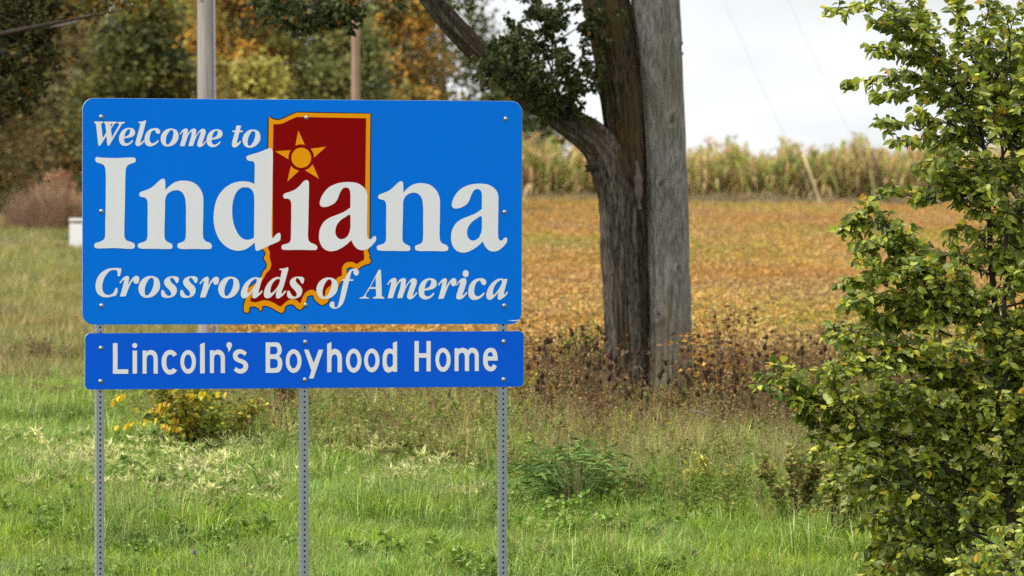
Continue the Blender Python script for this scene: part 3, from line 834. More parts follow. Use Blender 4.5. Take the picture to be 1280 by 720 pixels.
def pale_weeds():
    lf = pal((128, 154, 62), (112, 142, 52), (150, 168, 86), gain=0.9)
    tp = pal((226, 222, 150), (214, 212, 140), (200, 202, 128), (232, 226, 170), gain=0.85)
    protos = [herb_proto(0.30, 6, 0.12, 0.08, 0.014, lf, M["weed"], lin(140, 150, 80), 28, tp, 9, 0.095, 0.017) for _ in range(5)]
    spots = []
    for cx, cy, sx, sy, n in ((290, 580, 60, 18, 34), (230, 595, 50, 16, 18), (70, 575, 45, 12, 26), (110, 568, 40, 12, 14), (60, 590, 50, 10, 8), (330, 572, 30, 10, 14), (505, 605, 15, 8, 8), (590, 620, 14, 6, 5), (455, 570, 50, 10, 10), (200, 575, 40, 12, 14), (540, 575, 50, 10, 8)):
        for _ in range(int(n * 1.4)):
            spots.append(on_ground(R.normal(cx, sx), np.clip(R.normal(cy + 20, sy * 1.25), 548, 700)))
    P = np.array([list(p) for p in spots]); n = len(P)
    return scatter("pale_flowering_weeds", protos, P, R.uniform(0, 6.28, n), R.normal(0, 0.15, n), R.uniform(0.5, 1.1, n), R.integers(0, 5, n))


tag(pale_weeds(), "pale cream tipped flowering weeds scattered over the left lawn", "weeds")


def tall_weeds():
    olive = pal((138, 142, 62), (120, 130, 54), (158, 158, 82), (106, 120, 48), (172, 162, 94), gain=0.95)
    tan = pal((160, 136, 92), (132, 110, 74), (178, 156, 110), (118, 98, 64), gain=0.85)
    brown = pal((118, 88, 56), (138, 106, 68), (96, 70, 46), gain=1.0)
    gr = pal((112, 140, 52), (134, 156, 66), (96, 124, 46), (150, 164, 84), gain=0.9)
    yl = pal((200, 178, 62), (170, 160, 64), (140, 144, 58), gain=0.95)
    W = M["weed"]
    protos = []
    for _ in range(3): protos.append(herb_proto(0.62, 5, 0.18, 0.085, 0.030, olive, W, lin(120, 110, 70), 26))
    for _ in range(3): protos.append(herb_proto(0.72, 5, 0.20, 0.075, 0.020, tan, W, lin(140, 116, 82), 18, tan, 8, 0.05, 0.026))
    for _ in range(3): protos.append(herb_proto(0.95, 3, 0.22, 0.085, 0.038, np.vstack([brown, brown, pal((150, 116, 66), (120, 96, 58))]), W, lin(110, 84, 60), 11))
    for _ in range(3): protos.append(herb_proto(0.5, 6, 0.18, 0.11, 0.026, gr, W, lin(98, 112, 56), 24))
    protos.append(herb_proto(0.6, 6, 0.18, 0.075, 0.038, yl, W, lin(130, 118, 60), 24))
    protos += [grass_proto(46, 0.16, 0.35, 0.75, 0.004, 0.008, np.vstack([g_dry, pal((140, 132, 76))]), 0.35, M["meadow"], 3, np.array(lin(170, 150, 104)) * 0.8) for _ in range(2)]
    for _ in range(2): protos.append(herb_proto(0.6, 5, 0.20, 0.17, 0.036, np.vstack([gr, olive[:2]]), W, lin(104, 112, 60), 20))
    protos.append(grass_proto(40, 0.16, 0.3, 0.75, 0.007, 0.014, g_green, 0.8, M["grass"], 1, np.array(lin(140, 136, 80))))
    X, Y, px = region(13800, 66.5, 92, -500, 1900)
    e = lawn_edge(px)
    k = (Y > e - 1.2 + R.normal(0, 0.8, len(Y))) & ((px > 130) | (Y > 93.5))
    X, Y, px = X[k], Y[k], px[k]
    ex = R.uniform(78, 88.5, 420); epx = R.uniform(648, 1040, 420)
    X, Y, px = np.concatenate([X, (epx - 640) * K * ex]), np.concatenate([Y, ex]), np.concatenate([px, epx])
    keep = ~((px > 752) & (px < 872) & (Y > 77.5) & (R.uniform(0, 1, len(X)) < 0.72)); keep[-420:] = True
    X, Y, px = X[keep], Y[keep], px[keep]
    n = len(X); u = R.uniform(0, 1, n)
    t = np.clip((Y - lawn_edge(px)) / 9.0, 0, 1.3)             # 0 at the lawn, 1 deep in the thicket
    left = px < 350
    cum = np.stack([0.46 - 0.36 * t, 0.80 - 0.38 * t, 0.84 - 0.22 * t, 0.88 - 0.14 * t, 0.94 - 0.14 * t], 1)
    idx = np.where(u < cum[:, 0], R.integers(9, 12, n), np.where(u < cum[:, 1], R.integers(0, 3, n), np.where(u < cum[:, 2], R.integers(3, 6, n), np.where(u < cum[:, 3], R.integers(6, 9, n), np.where(u < cum[:, 4], 12, R.integers(13, 15, n))))))
    idx = np.where((px < 650) & (idx >= 6) & (idx < 9) & (R.uniform(0, 1, n) < 0.6), R.integers(3, 6, n), idx)
    s = R.uniform(0.55, 1.1, n) * np.clip(0.85 - 0.28 * t, 0.5, 0.9)
    s = np.where(px < 120, s * 0.6, s)
    sw = (R.uniform(0, 1, n) < 0.30) & (t < 0.7); idx = np.where(sw, R.choice([15, 16, 15, 16, 17], n), idx); s = np.where(sw, R.uniform(0.55, 1.05, n), s)
    idx[-420:] = R.choice([6, 7, 8, 6, 7, 8, 3, 12, 1], 420); s[-420:] = R.uniform(0.55, 1.2, 420) * np.where((px[-420:] > 750) & (px[-420:] < 872), 0.30, 1.0)
    return scatter("tall_weeds", protos, np.stack([X, Y, ground_z(X, Y)], 1), R.uniform(0, 6.28, n), R.normal(0, 0.14, n), s, idx)


tag(tall_weeds(), "tangle of olive and brown dry weeds along the field edge", "weeds")


def meadow():
    tan = pal((172, 156, 100), (150, 140, 86), (184, 166, 112), (138, 134, 76), (160, 146, 90), gain=0.95)
    gre = pal((112, 130, 58), (128, 142, 66), (98, 120, 50), gain=0.95)
    mix = np.vstack([tan, gre[:2]])
    protos = [grass_proto(40, 0.22, 0.25, 0.6, 0.010, 0.02, mix, 0.35, M["meadow"]) for _ in range(4)]
    protos += [grass_proto(40, 0.22, 0.2, 0.42, 0.010, 0.02, gre, 0.45, M["meadow"]) for _ in range(3)]
    X, Y, px = region(66000, 92, 300, -480, 420)
    k = X < field_left(Y) + 0.4
    X, Y, px = X[k], Y[k], px[k]; n = len(X)
    band = (Y > 178) & (Y < 240)
    gp = np.where(band, 0.35, 0.08)
    idx = np.where(R.uniform(0, 1, n) < gp, R.integers(4, 7, n), R.integers(0, 4, n))
    return scatter("meadow_grass", protos, np.stack([X, Y, ground_z(X, Y)], 1), R.uniform(0, 6.28, n), R.normal(0, 0.12, n), R.uniform(0.58, 1.0, n) * np.where((px > 60) & (px < 135) & (Y > 140) & (Y < 205), 0.55, 1.0), idx)


tag(meadow(), "tan and green meadow grass on the slope left of the sign", "grass")


def soybeans():
    a = pal((198, 154, 84), (190, 146, 76), (204, 166, 94), (180, 140, 78), (194, 160, 98), gain=1.0)
    b = pal((180, 158, 82), (164, 152, 80), (192, 164, 82), (148, 144, 80), gain=0.95)
    c = pal((180, 142, 86), (190, 152, 94), (168, 134, 78), gain=0.98)
    protos = []
    for p in (a, a, a, b, b, c, c, np.vstack([a, b])):
        vb = VB(); n = 120
        P = R.normal(0, 1, (n, 3)) * [0.16, 0.16, 0.15] + [0, 0, 0.38]
        P[:, 2] = np.clip(P[:, 2], 0.05, 0.72)
        vb.leaves(P, rdir(n, -0.7, 0.6), rdir(n, 0.1, 1), R.uniform(0.05, 0.09, n), R.uniform(0.035, 0.065, n), pick(p, n, 0.2))
        for _ in range(4):
            e = np.array([R.normal(0, 0.12), R.normal(0, 0.12), R.uniform(0.5, 0.75)])
            vb.tube([[0, 0, -0.02], e * [0.4, 0.4, 0.5], e], [0.006, 0.005, 0.003], 3, np.array(lin(140, 110, 74)))
        protos.append(proto("soybean_plant", vb, M["soy"]))
    rows = []
    for Y in np.arange(97, 300, 0.52):
        x0 = field_left(Y); x1 = (1950 - 640) * K * Y
        st = 0.24 if Y < 190 else 0.34
        X = np.arange(x0, x1, st); X = X + R.normal(0, 0.06, len(X))
        rows.append(np.stack([X, np.full(len(X), Y) + R.normal(0, 0.07, len(X))], 1))
    Q = np.concatenate(rows); n = len(Q); X, Y = Q[:, 0], Q[:, 1]
    f = np.sin(X * 0.35 + Y * 0.11) + np.sin(X * 0.15 - Y * 0.07 + 1.5) + R.normal(0, 0.8, n)
    idx = np.where(f > 1.0, R.integers(3, 5, n), np.where(f < -1.0, R.integers(5, 7, n), R.choice([0, 1, 2, 7], n)))
    return scatter("soybean_field", protos, np.stack([X, Y, ground_z(X, Y)], 1), R.uniform(0, 6.28, n), R.normal(0, 0.1, n), R.uniform(0.8, 1.2, n) * np.where(Y > 285, 0.75, 1.0), idx)


tag(soybeans(), "golden brown ripe soybean crop covering the rising field", "crop field")


def corn():
    protos = []
    gr = pal((150, 156, 78), (130, 144, 66), (168, 164, 94), (180, 168, 106), (112, 132, 58), gain=1.15)
    br = pal((184, 156, 110), (166, 134, 92), (200, 176, 132), (150, 120, 84), gain=1.25)
    for q in range(7):
        vb = VB(); h = R.uniform(1.9, 2.35)
        vb.tube([[0, 0, -0.05], [R.normal(0, 0.04), R.normal(0, 0.04), h * 0.5], [R.normal(0, 0.07), R.normal(0, 0.07), h]], [0.014, 0.012, 0.006], 4, np.array(lin(160, 146, 92)) * 0.8)
        for k in range(15):
            z = h * (0.06 + 0.84 * k / 15); a = R.uniform(0, 6.28); L = R.uniform(0.35, 0.7); d = np.array([math.cos(a), math.sin(a), 0])
            p = gr if (R.uniform() < 0.16 + 0.7 * k / 15) else br
            w = R.uniform(0.07, 0.12); s = np.array([-d[1], d[0], 0]); rise = R.uniform(0.35, 0.95)
            pts = [np.array([0, 0, z]), np.array([0, 0, z + rise * 0.7]) + d * L * 0.35, np.array([0, 0, z + rise * 0.5]) + d * L * 0.7, np.array([0, 0, z - R.uniform(0.0, 0.35)]) + d * L]
            V = []
            for i, pt in enumerate(pts):
                ww = w * (0.7, 1.0, 0.8, 0.05)[i] / 2
                V += [pt + s * ww, pt - s * ww]
            F = []
            for i in range(3): F += [(2 * i, 2 * i + 1, 2 * i + 3), (2 * i, 2 * i + 3, 2 * i + 2)]
            vb.add(V, F, pick(p, 1)[0])
        n = 16
        vb.leaves(np.tile([[0, 0, h - 0.02]], (n, 1)) + R.normal(0, 0.03, (n, 3)), rdir(n, 0.4, 0.98), rdir(n), R.uniform(0.15, 0.30, n), 0.022, pick(br, n))
        a = R.uniform(0, 6.28)
        vb.tube([[0, 0, h * 0.45], [0.05 * math.cos(a), 0.05 * math.sin(a), h * 0.5], [0.12 * math.cos(a), 0.12 * math.sin(a), h * 0.45]], [0.02, 0.032, 0.012], 5, np.array(lin(190, 168, 120)) * 0.8)
        protos.append(proto("corn_plant", vb, M["corn"]))
    rows = []
    for Y in np.arange(303, 312, 0.76):
        X = np.arange(-11, 46, 0.19); rows.append(np.stack([X + R.normal(0, 0.05, len(X)), Y + R.normal(0, 0.06, len(X))], 1))
    Q = np.concatenate(rows); n = len(Q)
    return scatter("corn_field", protos, np.stack([Q[:, 0], Q[:, 1], ground_z(Q[:, 0], Q[:, 1])], 1), R.uniform(0, 6.28, n), R.normal(0, 0.07, n), np.clip(R.normal(0.85, 0.13, n) + 0.06 * np.sin(Q[:, 0] * 2.3) + 0.05 * np.sin(Q[:, 0] * 5.1), 0.6, 1.3), R.integers(0, 7, n))


tag(corn(), "standing dry corn along the top of the soybean field", "corn field")


def verge():
    gre = pal((112, 134, 74), (128, 144, 82), (140, 146, 88), gain=1.7)
    wd = pal((150, 132, 104), (130, 112, 88), (120, 118, 76), gain=1.5)
    protos = [grass_proto(60, 0.3, 0.3, 0.65, 0.025, 0.04, gre, 0.4, M["meadow"]) for _ in range(3)]
    protos += [herb_proto(0.8, 8, 0.3, 0.12, 0.05, wd, M["weed"], lin(120, 104, 80), 34) for _ in range(3)]
    n = 3700
    Y = R.uniform(299.3, 302.4, n); X = R.uniform(-12, 46, n)
    lefty = X < 4.0
    idx = np.where(lefty & (R.uniform(0, 1, n) < 0.35), R.integers(3, 6, n), R.integers(0, 3, n))
    return scatter("field_margin", protos, np.stack([X, Y, ground_z(X, Y)], 1), R.uniform(0, 6.28, n), R.normal(0, 0.1, n), R.uniform(0.5, 0.85, n), idx)


tag(verge(), "grey green grassy strip between the soybeans and the corn", "grass")


# ------------------------------------------------------------------ trees far behind
def make_tree(name, label, group, cat, px, Y, H, W, palette, nleaf, leaf, low=0.1, seed=0, trunk_r=0.16, ncl=60, jit=0.13, dens=0.85, round_=0.0):
    X = (px - 640) * K * Y; z = float(ground_z(X, Y))
    root = empty(name, (X, Y, z)); tag(root, label, cat, group)
    tb = VB(); th = H * 0.75
    t = np.linspace(0, 1, 7)
    tp = np.stack([np.cumsum(R.normal(0, 0.05 * H / 7, 7)), np.cumsum(R.normal(0, 0.05 * H / 7, 7)), t * th - 0.1], 1); tp[0, :2] = 0
    tb.tube(tp, trunk_r * (1.1 - 0.9 * t), 8, (0.1, 0.1, 0.1))
    cl, cc = [], []
    for i in range(ncl):
        f = R.uniform(low, 1.0)
        q = np.array([np.interp(f * H * 0.7, tp[:, 2], tp[:, k]) for k in range(3)])
        prof = math.sin(math.pi * min(0.97, max(0.06, (f - low * 0.6) / (1.08 - low * 0.6)) ** 0.8))
        a = R.uniform(0, 6.28); r = W / 2 * prof * R.uniform(0.35, 1.0) ** 0.6
        e = np.array([r * math.cos(a), r * math.sin(a), f * H])
        if i % 2 == 0:
            mid = (q + e) / 2 + [0, 0, -0.05 * H]
            tb.tube([q, mid, e], [trunk_r * 0.35 * (1.1 - f), trunk_r * 0.2, 0.01], 4, (0.1, 0.1, 0.1))
        cl.append(e); cc.append(palette[R.integers(len(palette))] * R.uniform(0.75, 1.2))
    tb.build("trunk", M["bark_far"], root)
    cl = np.array(cl); cc = np.array(cc)
    i = R.integers(0, ncl, nleaf)
    sz = R.uniform(0.08, 0.14, ncl)[i] * math.sqrt(W * H)
    P = cl[i] + R.normal(0, 1, (nleaf, 3)) * sz[:, None] * [0.62, 0.62, 0.42]
    P[:, 2] = np.maximum(P[:, 2], 0.05)
    C = np.clip(cc[i] * (1 + R.normal(0, jit, (nleaf, 1))), 0.004, 0.8)
    vb = VB(); L = leaf * R.uniform(0.7, 1.4, nleaf)
    vb.leaves(P, rdir(nleaf, -0.8, 0.5), rdir(nleaf, -0.1, 1), L, L * 0.75, C, 0.15)
    vb.build("crown", M["far_leaf"], root)
    return root


p_olive = pal((92, 92, 42), (104, 100, 48), (80, 84, 38), (120, 112, 56), gain=1.4)
p_dark = pal((62, 68, 34), (72, 76, 38), (54, 60, 30), (84, 82, 44), gain=1.35)
p_yg = pal((140, 136, 62), (156, 148, 74), (122, 122, 56), (166, 150, 84), gain=1.4)
p_or = pal((174, 130, 58), (184, 140, 60), (142, 122, 62), (120, 118, 60), gain=1.2)
p_br = pal((128, 114, 76), (140, 126, 82), (112, 106, 64), (148, 136, 96), gain=1.15)
p_pk = pal((164, 116, 92), (150, 106, 84), (176, 132, 104), (140, 110, 76), gain=1.4)
p_gr2 = pal((96, 106, 58), (110, 116, 68), (82, 94, 50), (124, 122, 70), gain=1.4)
TG = "autumn trees along the far end of the meadow"
FT = [
    ("brownish tree at the far left edge behind the dark overhanging leaves", -40, 235, 10.5, 6.0, np.vstack([p_br, p_olive, p_br]), 9000),
    ("thin brown and orange tree left of the sign's upper corner", 70, 240, 9.5, 4.2, np.vstack([p_br, p_or[:2], p_br]), 6500),
    ("dark olive bushy tree just left of the grey utility pole", 178, 205, 6.6, 3.4, np.vstack([p_dark, p_olive]), 8500),
    ("tall pale yellow green tree rising behind the grey utility pole", 215, 262, 12.5, 5.0, p_yg, 8000),
    ("orange leaved tree just right of the grey utility pole", 305, 235, 11.0, 3.2, np.vstack([p_or, p_yg[:2]]), 7500),
    ("low yellow green tree between the two poles", 318, 205, 5.2, 2.0, p_yg, 3500),
    ("dark green tree behind the gap between the two poles", 372, 285, 11.5, 5.0, np.vstack([p_dark, p_gr2[:1]]), 8500),
    ("round grey green tree around the brown pole", 425, 235, 6.8, 3.6, p_gr2, 8500),
    ("brownish tree with orange sprays right of the brown pole", 490, 250, 9.6, 3.6, np.vstack([p_olive, p_or[:2], p_br]), 7500),
    ("tall dark tree with gaps of sky under the big slanting limb", 560, 270, 11.5, 4.4, np.vstack([p_dark, p_olive[:2]]), 5200),
    ("dark green tree at the right end of the row beside the corn", 650, 330, 6.2, 3.8, np.vstack([p_dark, p_gr2[:2]]), 7000),
    ("small golden brown tree low behind the sign's top edge", 520, 222, 4.6, 2.2, np.vstack([p_or, p_olive]), 4000),
    ("tall brown green tree at the back of the row above the sign's left half", 130, 300, 13.0, 6.5, np.vstack([p_olive, p_br]), 8000),
    ("tall olive tree at the back of the row above the sign's middle", 440, 305, 14.0, 5.2, np.vstack([p_olive, p_dark[:2]]), 8000),
    ("broad olive tree at the back of the row behind the far left shrubs", 15, 296, 10.0, 6.5, np.vstack([p_olive, p_br[:2]]), 9000),
    ("round golden olive tree at the back of the row above the white box", 92, 285, 7.0, 5.0, np.vstack([p_gr2, p_or[:2]]), 9000),
    ("orange and green tree at the back of the row behind the orange one", 280, 310, 13.0, 5.0, np.vstack([p_or[:2], p_olive, p_gr2[:2]]), 8000),
]
for q, (lb, px, Y, H, W, p, nl) in enumerate(FT):
    make_tree("autumn_tree", lb, TG, "tree", px, Y, H, W, p, int(nl * 1.7), 0.19, 0.03, q, 0.16, 120)
SG = "low shrubs at the foot of the far trees"
for lb, px, Y, H, W, p, nl, lf in (
        ("pinkish red leaved shrub left of the sign's upper corner", 78, 232, 1.6, 1.9, p_pk, 2600, 0.09),
        ("rusty orange shrub at the left edge under the dark leaves", 12, 236, 1.5, 2.2, np.vstack([p_pk, p_or[:1]]), 2600, 0.09),
        ("dark olive shrub behind the pinkish one at the far left", 40, 250, 2.1, 2.4, p_dark, 2600, 0.1)):
    make_tree("shrub", lb, SG, "shrub", px, Y, H, W, p, nl, lf, 0.05, 0, 0.04, 34)

# tan grass mound left of the sign
def mound(px, py, Hm, Wm, label, palette):
    c = on_ground(px, py); root = empty("grass_clump", c)
    tag(root, label, "grass clump")
    vb = VB(); n = 2600
    a = R.uniform(0, 6.28, n); r = Wm / 2 * np.sqrt(R.uniform(0, 1, n))
    P = np.stack([r * np.cos(a), r * np.sin(a), np.zeros(n)], 1)
    d = a + R.normal(0, 0.7, n)
    hh = Hm * (1.05 - 0.55 * (r / (Wm / 2)) ** 2) * R.uniform(0.6, 1.1, n)
    vb.blades(P, np.stack([np.cos(d), np.sin(d), 0 * d], 1), hh, np.full(n, 0.016), pick(palette, n, 0.2), np.abs(R.normal(0.35, 0.2, n)))
    vb.build("blades", M["meadow"], root)
    return root


mound(66, 294, 1.85, 2.7, "tall tan and brown grass clump left of the sign near the white box", pal((172, 146, 112), (152, 124, 94), (186, 162, 126), (134, 108, 82), gain=1.1))
mound(18, 262, 0.9, 2.2, "pale straw grass clump at the left edge below the shrubs", pal((178, 154, 116), (164, 140, 104), (150, 132, 92), gain=0.8))

# ------------------------------------------------------------------ poles, box, guy wires
def pole_at(name, label, px, Y, top_y, r0, r1, mat, lean=0.0, hw=True):
    X = (px - 640) * K * Y; z = float(ground_z(X, Y)); top = CAM_Z - (top_y - 360) * K * Y
    root = empty(name, (X, Y, z)); tag(root, label, "utility pole", "wooden utility poles behind the sign")
    n = 14; t = np.linspace(0, 1, n); h = top - z
    vb = VB(); vb.tube(np.stack([lean * t * h + 0.004 * np.sin(t * 9), 0 * t, -0.3 + t * (h + 0.3)], 1), r0 + (r1 - r0) * t, 18, (0.3, 0.3, 0.3), cap=True)
    vb.build("shaft", mat, root)
    if hw:
        vb = VB(); vb.tube([[r0 * 0.95 + lean * h * s + (r1 - r0) * s, -r0 * 0.55, s * h] for s in np.linspace(0, 0.98, 12)], 0.018, 6, (0.3, 0.3, 0.3), cap=True)
        vb.build("ground_wire_guard", M["wire"], root)
    return root


pole_at("utility_pole", "thick grey wooden utility pole rising behind the sign's left half", 259.5, 112, -330, 0.145, 0.115, M["pole"], -0.004)
pole_at("utility_pole", "thinner brown wooden pole ending above the sign's middle", 446, 172, 24, 0.118, 0.095, M["pole_brown"], -0.006, False)

def white_box():
    c = on_ground(99, 311); root = empty("utility_box", c)
    tag(root, "small white utility pedestal box peeking out left of the sign", "utility box")
    k = K * c.y; w = 23 * k / 2; h = 38 * k; d = w
    import bmesh
    for nm, sx, sz, z0 in (("housing", w, h * 0.9, 0), ("cap", w * 1.08, h * 0.1, h * 0.9)):
        bm = bmesh.new(); bmesh.ops.create_cube(bm, size=1)
        bmesh.ops.scale(bm, vec=(2 * sx, 2 * sx, sz), verts=bm.verts); bmesh.ops.translate(bm, vec=(0, 0, z0 + sz / 2 + (0.002 if z0 else -0.05)), verts=bm.verts)
        bmesh.ops.bevel(bm, geom=bm.edges[:], offset=0.015, segments=2, affect='EDGES')
        me = bpy.data.meshes.new(nm); bm.to_mesh(me); bm.free(); me.materials.append(M["white_paint"]); link(nm, me, root)


white_box()

def guy(label, x0, y0, x1, y1, x2, y2, mat, Y):
    a, b, c = at(x0, y0, Y), at(x1, y1, Y), at(x2, y2, Y + 1.0)
    a.z = float(ground_z(a.x, a.y)) - 0.05
    root = empty("guy_wire", a); tag(root, label, "guy wire")
    vb = VB(); vb.tube([list((b - a) * s) for s in np.linspace(0, 1, 4)], 0.05, 8, (0.5, 0.5, 0.5), cap=True); vb.build("guard", mat, root)
    d = (c - a)
    vb = VB(); vb.tube([list(d * s + Vector((0, 0, -1.2 * s * (1 - s)))) for s in np.linspace(0, 1, 14)], 0.007, 5, (0.5, 0.5, 0.5), cap=True); vb.build("wire", M["wire"], root)


guy("pole guy wire with a pale yellow guard leaning in front of the corn", 1033, 248, 1004, 192, 880, -60, M["guard"], 298)
guy("pole guy wire with a dark brown guard leaning in front of the corn", 1118, 242, 1090, 190, 960, -60, M["guard_dark"], 299)

# ------------------------------------------------------------------ big double trunk tree
YT = 90.0


def bark_tube(name, keys, parent, mat, org, ridge=0.035, furrows=15, seed=0.0, sides=90, depth=1.0, knots=()):
    """keys: photo px (x, y, half width px, depth offset m)"""
    keys = np.array(keys, float); n = 150
    s = np.concatenate([[0], np.cumsum(np.hypot(np.diff(keys[:, 0]), np.diff(keys[:, 1])))])
    tt = np.linspace(0, s[-1], n)
    sm = lambda v: np.interp(tt, s, v)
    def smooth(v):
        v = sm(v)
        for _ in range(6):
            v[1:-1] = (v[:-2] + 2 * v[1:-1] + v[2:]) / 4
        return v
    x, y, w, d = (smooth(keys[:, k]) for k in range(4))
    P = np.stack([(x - 640) * K * YT, YT + d, CAM_Z - (y - 360) * K * YT], 1) - np.array(org)
    rad = w * K * YT
    T = np.gradient(P, axis=0); T /= np.linalg.norm(T, axis=1)[:, None]
    A = np.cross(np.array([[0, 1., 0]]), T); A /= np.linalg.norm(A, axis=1)[:, None]
    B = np.cross(T, A)
    th = np.arange(sides) * 2 * math.pi / sides
    L = tt * K * YT
    V = np.zeros((n, sides, 3))
    for i in range(n):
        for j in range(sides):
            c = (math.cos(th[j]) * 2.2, math.sin(th[j]) * 2.2, L[i] * 0.55 + seed)
            wob = mnoise.noise(Vector(c)) * 0.10
            c2 = (math.cos(th[j]) * furrows * 0.42, math.sin(th[j]) * furrows * 0.42, L[i] * 0.9 + seed * 3)
            f = abs(mnoise.noise(Vector(c2))); f2 = mnoise.noise(Vector((c2[0] * 2.6, c2[1] * 2.6, L[i] * 2.4 + 9)))
            r = rad[i] * (1 + wob) + ridge * (min(f * 3.2, 1.0) - 0.7) + ridge * 0.25 * f2
            for kx, ky in knots:
                qx = (P[i] + A[i] * math.cos(th[j]) * r + np.array(org)); ax = 640 + qx[0] / (K * YT); ay = 360 - (qx[2] - CAM_Z) / (K * YT)
                if math.sin(th[j]) * B[i][1] < 0:
                    e = math.hypot((ax - kx) / 5.0, (ay - ky) / 6.5)
                    r += 0.035 * math.exp(-(e - 1) ** 2 * 3) - 0.05 * math.exp(-e * e * 3) if e < 3 else 0
            V[i, j] = P[i] + A[i] * math.cos(th[j]) * r + B[i] * math.sin(th[j]) * r * depth
    i = np.arange(n - 1)[:, None] * sides; j = np.arange(sides)[None]; j2 = (j + 1) % sides
    a, b, c, d_ = i + j, i + j2, i + sides + j2, i + sides + j
    F = np.concatenate([np.stack([a, b, c], -1).reshape(-1, 3), np.stack([a, c, d_], -1).reshape(-1, 3)])
    vb = VB(); vb.add(V.reshape(-1, 3), F, (0.2, 0.2, 0.2), True)
    return vb.build(name, mat, parent)


tx = (805 - 640) * K * YT
t_org = (tx, YT, float(ground_z(tx, YT)))
big = empty("big_tree", t_org)
tag(big, "large old tree with two tall joined trunks and a slanting limb beside the sign", "tree")
bark_tube("trunk", [(840, 560, 46, 0.0), (839, 505, 34, 0), (838, 470, 28, 0), (838, 420, 27, 0), (836, 320, 26, 0), (834, 230, 26, 0), (831, 150, 25, 0), (826, 70, 26, 0), (819, 0, 29, 0.05), (812, -120, 27, 0.1), (800, -320, 22, 0.3)], big, M["bark_grey"], t_org, 0.030, 22, 3.0, knots=((827, 231), (848, 338), (840, 150), (822, 395), (850, 60)))
bark_tube("trunk", [(779, 560, 42, -0.02), (780, 505, 29, -0.04), (781, 470, 23, -0.06), (778, 400, 22, -0.08), (775, 320, 21, -0.08), (773, 260, 22, -0.08), (767, 215, 25, -0.06), (752, 182, 22, -0.03), (728, 163, 19, 0.0), (697, 146, 15, 0.05), (660, 121, 13.5, 0.1), (628, 92, 12.5, 0.1), (598, 66, 12, 0.1), (566, 32, 12.5, 0.1), (536, -6, 12, 0.1), (500, -60, 12, 0.1), (430, -130, 9, 0.0), (330, -190, 6, -0.2)], big, M["bark"], t_org, 0.055, 15, 11.0)
bark_tube("trunk", [(800, 560, 22, 0.12), (799, 480, 17, 0.1), (797, 380, 17, 0.1), (793, 280, 19, 0.1), (786, 200, 24, 0.1), (779, 120, 27, 0.1), (768, 50, 28, 0.12), (757, -2, 29, 0.15), (735, -110, 24, 0.2), (700, -300, 18, 0.3)], big, M["bark_dark"], t_org, 0.060, 14, 21.0)
# torn stub and snag under the fork
vb = VB()
q0 = np.array(at(752, 213, YT - 0.15)) - t_org
stub = [q0, q0 + [-0.07, -0.02, 0.03], q0 + [-0.15, -0.03, 0.02], q0 + [-0.2, -0.03, 0.06]]
vb.tube(stub, [0.06, 0.05, 0.035, 0.012], 8, np.array(lin(50, 42, 32)))
vb.tube([q0 + [-0.14, -0.03, 0.02], q0 + [-0.2, -0.04, -0.02]], [0.035, 0.01], 6, np.array(lin(50, 42, 32)))
vb.build("broken_stub", M["dry"], big)
q0 = np.array(at(798, 232, YT - 0.32)) - t_org
vb = VB()
zz = np.linspace(-0.28, 0.30, 16)
vb.tube(np.stack([q0[0] + 0.012 * np.sin(zz * 9) - 0.10 * zz, q0[1] + 0.065 + 0 * zz, q0[2] + zz], 1), 0.052 * np.sin(np.linspace(0.25, 2.9, 16)) + 0.012 * R.uniform(-1, 1, 16), 9, np.array(lin(98, 84, 76)), cap=True)
vb.build("bark_scar", M["dry"], big)

bt_pal = pal((78, 88, 44), (62, 72, 36), (92, 100, 54), (52, 60, 30), (108, 112, 66), gain=0.75)


def spray(px_pts, n, spread_px, leaf, palette, Y, org, oran=0.03, clump=None):
    """leaves round pixel anchor points, in clumps with gaps"""
    A = np.array([list(at(x, y, Y + R.normal(0, 0.35))) for x, y in px_pts])
    i = R.integers(0, len(A), n)
    sub = R.normal(0, 1, (len(A) * 9, 3)) * spread_px * K * Y
    k = R.integers(0, 9, n)
    P = A[i] + sub[i * 9 + k] + R.normal(0, 1, (n, 3)) * spread_px * 0.33 * K * Y - np.array(org)
    C = pick(palette, n, 0.22)
    o = R.uniform(0, 1, n) < oran
    C[o] = np.array(lin(190, 130, 50)) * 0.7
    return P, rdir(n, -0.95, 0.25), rdir(n, -0.2, 1), leaf * R.uniform(0.7, 1.3, n), C


vb = VB()
tw = VB()
pts = [(690, 30), (680, 60), (655, 70), (640, 90), (662, 95), (690, 90), (705, 70), (668, 40), (690, 110), (670, 120), (710, 130), (640, 60), (630, 95), (655, 110), (715, 105), (690, 140), (722, 140), (738, 35), (742, 60), (736, 85), (700, 20), (650, 50), (668, 15), (690, 8), (735, 105), (612, 90), (625, 60), (620, 75), (745, 20)]
P, D, N_, L, C = spray(pts, 5600, 10, 0.066, bt_pal, YT - 0.3, t_org, 0.012)
vb.leaves(P, D, N_, L, L * 0.8, C, 0.15)
for x, y in pts:
    tt = R.uniform(0.2, 0.9); bx, by = 735 + (617 - 735) * tt, 155 + (80 - 155) * tt
    a = np.array(at(bx, by, YT + 0.0)) - t_org; b = np.array(at(x, y, YT - 0.3)) - t_org
    tw.tube([a, (a + b) / 2 + [0, 0, 0.04], b], [0.016, 0.01, 0.004], 4, np.array(lin(66, 56, 44)))
pts2 = [(325, 8), (345, 4), (352, 20), (370, 8), (390, 18), (400, 5), (415, 12), (425, 26), (432, 8), (440, 20), (385, 30), (360, 30), (445, 2), (500, -8), (330, -15), (400, -20), (360, -18), (450, -20), (345, -8), (410, 22)]
